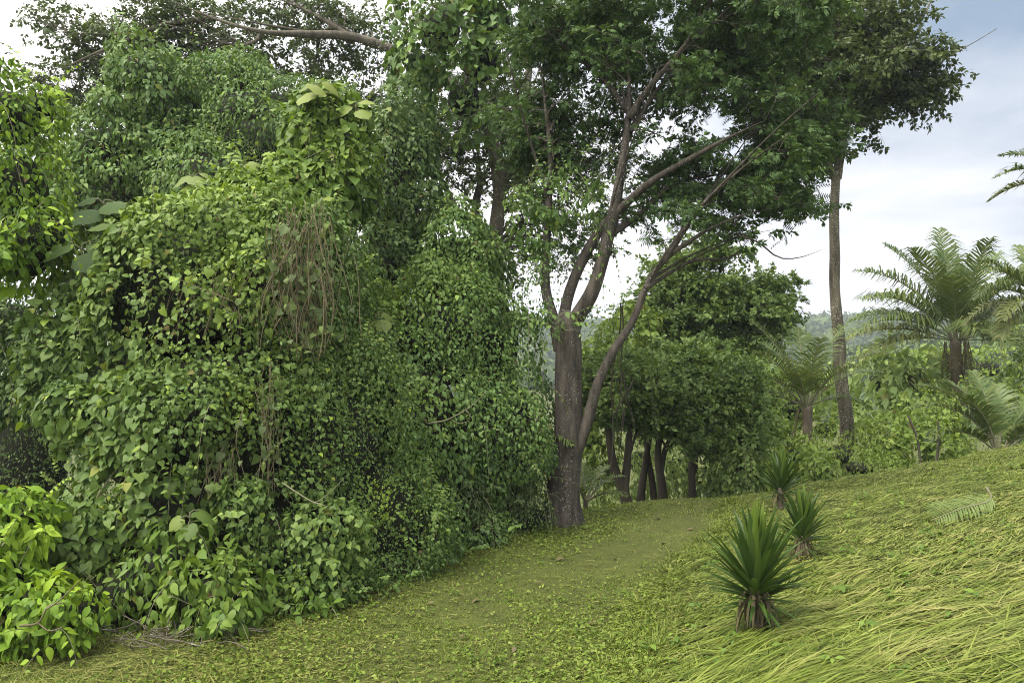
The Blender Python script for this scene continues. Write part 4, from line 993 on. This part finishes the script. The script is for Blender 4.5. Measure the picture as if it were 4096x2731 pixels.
# ------------------------------------------------------------------ grass
def hedge_x(Y): return np.interp(Y, [5.2, 6.3, 7.0, 7.6, 8.4, 9.5, 10.4, 11.4, 13], [-5.5, -4.6, -2.9, -1.85, -1.3, -.85, -.25, .5, 1.0])
def strip(mb, P, T, L, W, bend, tint, seg=2, lift=None):
    """grass ribbons: seg quads each tapering to a tip"""
    n = len(P); sd = nrm(np.cross(T, (0, 0, 1.)) + rng.normal(size=(n, 3)) * .25) * W[:, None]
    V = []
    for k in range(seg + 1):
        u = k / seg; c = P + T * (L * u)[:, None]; c[:, 2] += bend * (u * (1 - u)) * 4 if lift is not None else -bend * u * u
        if k == seg: V.append(c[:, None])
        else: V += [(c - sd * (1 - .5 * u))[:, None], (c + sd * (1 - .5 * u))[:, None]]
    V = np.concatenate(V, 1); f = []
    for k in range(seg - 1): f += [(2 * k, 2 * k + 1, 2 * k + 3), (2 * k, 2 * k + 3, 2 * k + 2)]
    f.append((2 * seg - 2, 2 * seg - 1, 2 * seg)); f = np.array(f); nv = 2 * seg + 1
    mb.add(V.reshape(-1, 3), (f[None] + (np.arange(n) * nv)[:, None, None]).reshape(-1, 3), np.repeat(tint, nv))
def scatter_xy(n, y0, y1, power):
    Y = y0 + (y1 - y0) * rng.random(n) ** power
    X = Y * rng.uniform(-.66, .66, n)
    return X, Y
# mown lawn of the path
mb = MB()
X, Y = scatter_xy(330000, 5.3, 14.0, 1.25)
k = (X > hedge_x(Y) - .5) & (X < edge_x(Y) + .35 * rng.random(len(X))) & (Y < 13.6)
X, Y = X[k], Y[k]
Pn = np.stack([X, Y, X * 0], -1)
worn = sstep(.1, 1.0, sn(Pn, .9, 11) + .5 * sn(Pn, 2.5, 12)) * .6
thin = .75 * np.exp(-(((X - (edge_x(Y) - 1.0)) / .8) ** 2 + ((Y - 9.8) / 1.6) ** 2))
k = rng.random(len(X)) > np.maximum(worn * .5, thin)
X, Y, Pn, worn, thin = X[k], Y[k], Pn[k], worn[k], thin[k]
P = np.stack([X, Y, ground_z(X, Y) - .004], -1); n = len(P)
L = rng.uniform(.02, .07, n) * (.7 + .5 * np.clip(sn(Pn, 6, 21), -.6, 1)) * (1 - .5 * thin) * (1 + .6 * (X < hedge_x(Y) + .4))
T = nrm(np.stack([rng.normal(size=n), rng.normal(size=n), rng.uniform(.25, 1.3, n)], -1))
ti = np.clip(.28 * sn(Pn, 1.3, 13) + .3 * rng.normal(size=n) + .15 * worn, 0, .9)
strip(mb, P, T, L, rng.uniform(.004, .008, n), L * .25, ti, 1)
X, Y = scatter_xy(110000, 5.3, 12.6, 1.2)
k = (X > hedge_x(Y) - .4) & (X < edge_x(Y) + .1)
X, Y = X[k], Y[k]; Pn = np.stack([X, Y, X * 0], -1)
k = rng.random(len(X)) < np.clip(.75 + .5 * sn(Pn, 1.9, 22) - 1.1 * np.exp(-(((X - (edge_x(Y) - 1.0)) / .8) ** 2 + ((Y - 9.8) / 1.6) ** 2)), 0, 1)
X, Y, Pn = X[k], Y[k], Pn[k]; n = len(X)
scatter(mb, KITE, np.stack([X, Y, ground_z(X, Y) + rng.uniform(.01, .05, n)], -1), nrm(rng.normal(size=(n, 3)) * (1, 1, .35)), nrm(rng.normal(size=(n, 3)) * .55 + (0, 0, 1)),
        rng.uniform(.018, .045, n), np.clip(rng.normal(size=n) * .22, 0, .9))
tag(mb.build('lawn_grass', M_GRASS, None, 'stuff'), 'short mown grass carpeting the path', 'grass')
# clippings lying on the lawn
mb = MB()
X, Y = scatter_xy(42000, 5.3, 13, 1.3)
k = (X > hedge_x(Y) - .3) & (X < edge_x(Y) + .3)
X, Y = X[k], Y[k]
k = rng.random(len(X)) < np.clip(.50 - .085 * (Y - 5.5) + .35 * sn(np.stack([X, Y, X * 0], -1), 1.7, 14), .06, 1)
X, Y = X[k], Y[k]; n = len(X); a = rng.uniform(0, 6.28, n)
P = np.stack([X, Y, ground_z(X, Y) + rng.uniform(.01, .04, n)], -1)
strip(mb, P, nrm(np.stack([np.cos(a), np.sin(a) * .7, rng.normal(size=n) * .12], -1)), rng.uniform(.04, .16, n), rng.uniform(.0025, .006, n), np.full(n, .01), np.zeros(n), 2)
tag(mb.build('grass_clippings', M_STRAW, None, 'stuff'), 'straw coloured clippings scattered over the mown grass', 'clippings')
# long cut grass laid over on the bank
mb = MB()
X, Y = scatter_xy(70000, 3.9, 13.6, 1.15)
XC, YC = scatter_xy(11000, 3.9, 13.4, 1.2)
reps = rng.integers(5, 14, len(XC)); cid = np.concatenate([np.full(len(X), -1), np.repeat(np.arange(len(XC)), reps)])
sp = rng.uniform(.015, .06, len(XC))
X = np.concatenate([X, np.repeat(XC, reps) + rng.normal(size=reps.sum()) * np.repeat(sp, reps) * 1.5])
Y = np.concatenate([Y, np.repeat(YC, reps) + rng.normal(size=reps.sum()) * np.repeat(sp, reps)])
k = (X > edge_x(Y) - .12 - .2 * rng.random(len(X)) + .25 * sn(np.stack([X, Y, X * 0], -1), 2.4, 15)) & (Y < 13.4) & (X < Y * .68)
X, Y, cid = X[k], Y[k], cid[k]; n = len(X)
Pn = np.stack([X, Y, X * 0], -1); s = X - edge_x(Y)
tuft = np.clip(.5 + .7 * sn(Pn, 1.5, 16) + .35 * sn(Pn, 4.2, 17), 0, 1.3)
cl = cid >= 0
cdir = rng.normal(size=len(XC)) * (.22 + .7 * (rng.random(len(XC)) < .22)); cflip = np.pi * (rng.random(len(XC)) < .3); clen = rng.uniform(.5, 1.15, len(XC)); clift = rng.random(len(XC)); ctint = rng.normal(size=len(XC)) * .34
ang = .30 + .30 * sn(Pn, .55, 18) + .22 * sn(Pn, 1.5, 19)
ang = ang + np.where(cl, cdir[cid] + cflip[cid] + rng.normal(size=n) * .09, rng.normal(size=n) * .75 + np.pi * (rng.random(n) < .5))
long_ = np.clip((.20 + .80 * sstep(8.6, 5.0, Y)) * sstep(-.1, .9, s), .15, 1)
L = np.where(cl, .58 * clen[cid] * rng.uniform(.7, 1.1, n), rng.uniform(.12, .5, n)) * long_
T = np.stack([np.cos(ang), np.sin(ang), np.zeros(n)], -1)
e = .35
X2, Y2 = X + T[:, 0] * e, Y + T[:, 1] * e
T[:, 2] = (ground_z(X2, Y2) - ground_z(X, Y)) / e + np.where(cl, (clift[cid] - .5) * .12, rng.normal(size=n) * .12) + rng.normal(size=n) * .03 + .03
P = np.stack([X, Y, ground_z(X, Y) + np.where(cl, .01 + clift[cid] * .09 + rng.random(n) * .03, rng.random(n) ** 1.6 * .07) * (.4 + .9 * tuft) * (.4 + .6 * long_)], -1)
ti = np.clip(np.where(cl, ctint[cid], .28 * rng.normal(size=n)) + .1 * rng.normal(size=n) + .2 * sn(Pn, 1.1, 20), 0, .95)
ti = np.where(~cl & (rng.random(n) < .12), rng.uniform(.2, .8, n), ti)
ti = np.maximum(ti, .8 * np.exp(-(((X - 2.35) / .38) ** 2 + ((Y - 5.25) / .13) ** 2)))
near = Y < 8.2
strip(mb, P[near], nrm(T[near]), L[near], rng.uniform(.0028, .0078, near.sum()), L[near] * rng.uniform(-.03, .08, near.sum()), ti[near], 4, 1)
strip(mb, P[~near], nrm(T[~near]), L[~near], rng.uniform(.0035, .007, (~near).sum()), L[~near] * rng.uniform(0, .12, (~near).sum()), ti[~near], 2, 1)
# upright regrowth between the strands and along the crest
X, Y = scatter_xy(90000, 3.9, 14.2, 1.1)
k = (X > edge_x(Y) - .25) & (Y < 14)
X, Y = X[k], Y[k]; n = len(X)
P = np.stack([X, Y, ground_z(X, Y) - .005], -1)
L = rng.uniform(.03, .10, n) * (1 + .5 * (np.abs(Y - 12.5) < .8))
strip(mb, P, nrm(np.stack([rng.normal(size=n) * .8 + .3, rng.normal(size=n) * .6, rng.uniform(.3, 1.2, n)], -1)), L, rng.uniform(.0025, .005, n), L * .2, np.zeros(n), 2)
# green tufts standing up out of the swaths, thickest along the foot of the bank
nt = 420
TY = 4.2 + 8.5 * rng.random(nt) ** 1.2; TX = np.where(rng.random(nt) < .45, edge_x(TY) + rng.normal(size=nt) * .14, TY * rng.uniform(.05, .66, nt))
k = TX > edge_x(TY) - .3
TX, TY = TX[k], TY[k]; nb = 26; R0 = np.repeat(rng.uniform(.02, .08, len(TX)), nb); a = rng.uniform(0, 6.28, len(R0))
X = np.repeat(TX, nb) + R0 * np.cos(a); Y = np.repeat(TY, nb) + R0 * np.sin(a); n = len(X)
P = np.stack([X, Y, ground_z(X, Y)], -1); hh = np.repeat(rng.uniform(.05, .14, len(TX)), nb)
strip(mb, P, nrm(np.stack([np.cos(a) * .55 + rng.normal(size=n) * .25 + .15, np.sin(a) * .55 + rng.normal(size=n) * .25, rng.uniform(.5, 1.2, n)], -1)), hh * rng.uniform(.6, 1.4, n), rng.uniform(.003, .006, n), hh * .3, np.zeros(n), 3)
tag(mb.build('cut_grass', M_CUT, None, 'stuff'), 'long cut grass lying in swaths over the bank', 'grass')
# small broad leaved weeds in the cut grass and on the path
mb = MB(); nw = 300
WY = 4.3 + 8.0 * rng.random(nw) ** 1.3; WX = rng.uniform(-.2, .66, nw) * WY; k = WX > hedge_x(WY) + .2
WX, WY = WX[k], WY[k]; nb = 9; a = rng.uniform(0, 6.28, len(WX) * nb); rr0 = np.repeat(rng.uniform(.5, 1.2, len(WX)), nb) * np.repeat(np.where(WX > edge_x(WY), 1, .55), nb)
X = np.repeat(WX, nb) + np.cos(a) * .015; Y = np.repeat(WY, nb) + np.sin(a) * .015; n = len(X)
scatter(mb, OVAL, np.stack([X, Y, ground_z(X, Y) + rng.uniform(.02, .10, n) * rr0], -1), nrm(np.stack([np.cos(a), np.sin(a), rng.normal(size=n) * .3], -1)), nrm(rng.normal(size=(n, 3)) * .3 + (0, 0, 1)), rng.uniform(.04, .085, n) * rr0, np.clip(rng.normal(size=n) * .2, 0, 1))
tag(mb.build('weeds', M_LUSH, None, 'stuff'), 'small broad leaved weeds sprinkled through the cut grass', 'weeds')
# dry leaves dropped on the path
mb = MB(); mb.add(OVAL[1][0], OVAL[1][1]); DL = mb.mesh('fallen_leaf', M_DRYF)
rr = np.random.default_rng(77)
for i_, (px, py) in enumerate([(578, 676), (480, 600), (540, 585), (452, 640), (620, 560), (660, 545), (700, 530), (640, 600), (520, 650), (375, 660), (300, 672), (600, 625), (690, 570), (655, 520), (560, 560), (430, 605)]):
    c = on_ground(px + rr.uniform(-8, 8), py)
    o = bpy.data.objects.new('fallen_leaf', DL); COL.objects.link(o)
    o.location = c + (0, 0, .035); o.rotation_euler = (rr.normal() * .3, rr.normal() * .3, rr.uniform(0, 6.28)); sc_ = rr.uniform(.06, .12) * (1.6 if px == 578 else 1)
    o.scale = (sc_, sc_, sc_)
    tag(o, 'large curled brown leaf on the mown path at the bottom edge' if i_ == 0 else 'small dry brown leaf dropped on the mown path', 'leaf', 'dry leaves fallen on the path')
# ------------------------------------------------------------------ the damp air
def box(name, lo, hi, mat):
    V = np.array([(x, y, z) for x in (lo[0], hi[0]) for y in (lo[1], hi[1]) for z in (lo[2], hi[2])])
    q = [(0, 1, 3, 2), (4, 6, 7, 5), (0, 4, 5, 1), (2, 3, 7, 6), (0, 2, 6, 4), (1, 5, 7, 3)]
    mb = MB(); mb.add(V, [t_ for a in q for t_ in ((a[0], a[1], a[2]), (a[0], a[2], a[3]))])
    return mb.build(name, mat, None, 'stuff', smooth=False)
m, t = newmat('damp_air')
pv = N(t, 'ShaderNodeVolumePrincipled')
pv.inputs['Color'].default_value = (.80, .88, 1.0, 1); pv.inputs['Density'].default_value = .0007; pv.inputs['Anisotropy'].default_value = .2
o = N(t, 'ShaderNodeOutputMaterial'); t.links.new(pv.outputs[0], o.inputs['Volume'])
tag(box('haze', (-1800, -1800, -40), (1800, 1800, 45), m), 'thin bluish haze lying over the valley and the far ridge', 'haze')
print('tris', sum(len(o.data.polygons) for o in bpy.data.objects if o.type == 'MESH'), 'objects', len(bpy.data.objects))
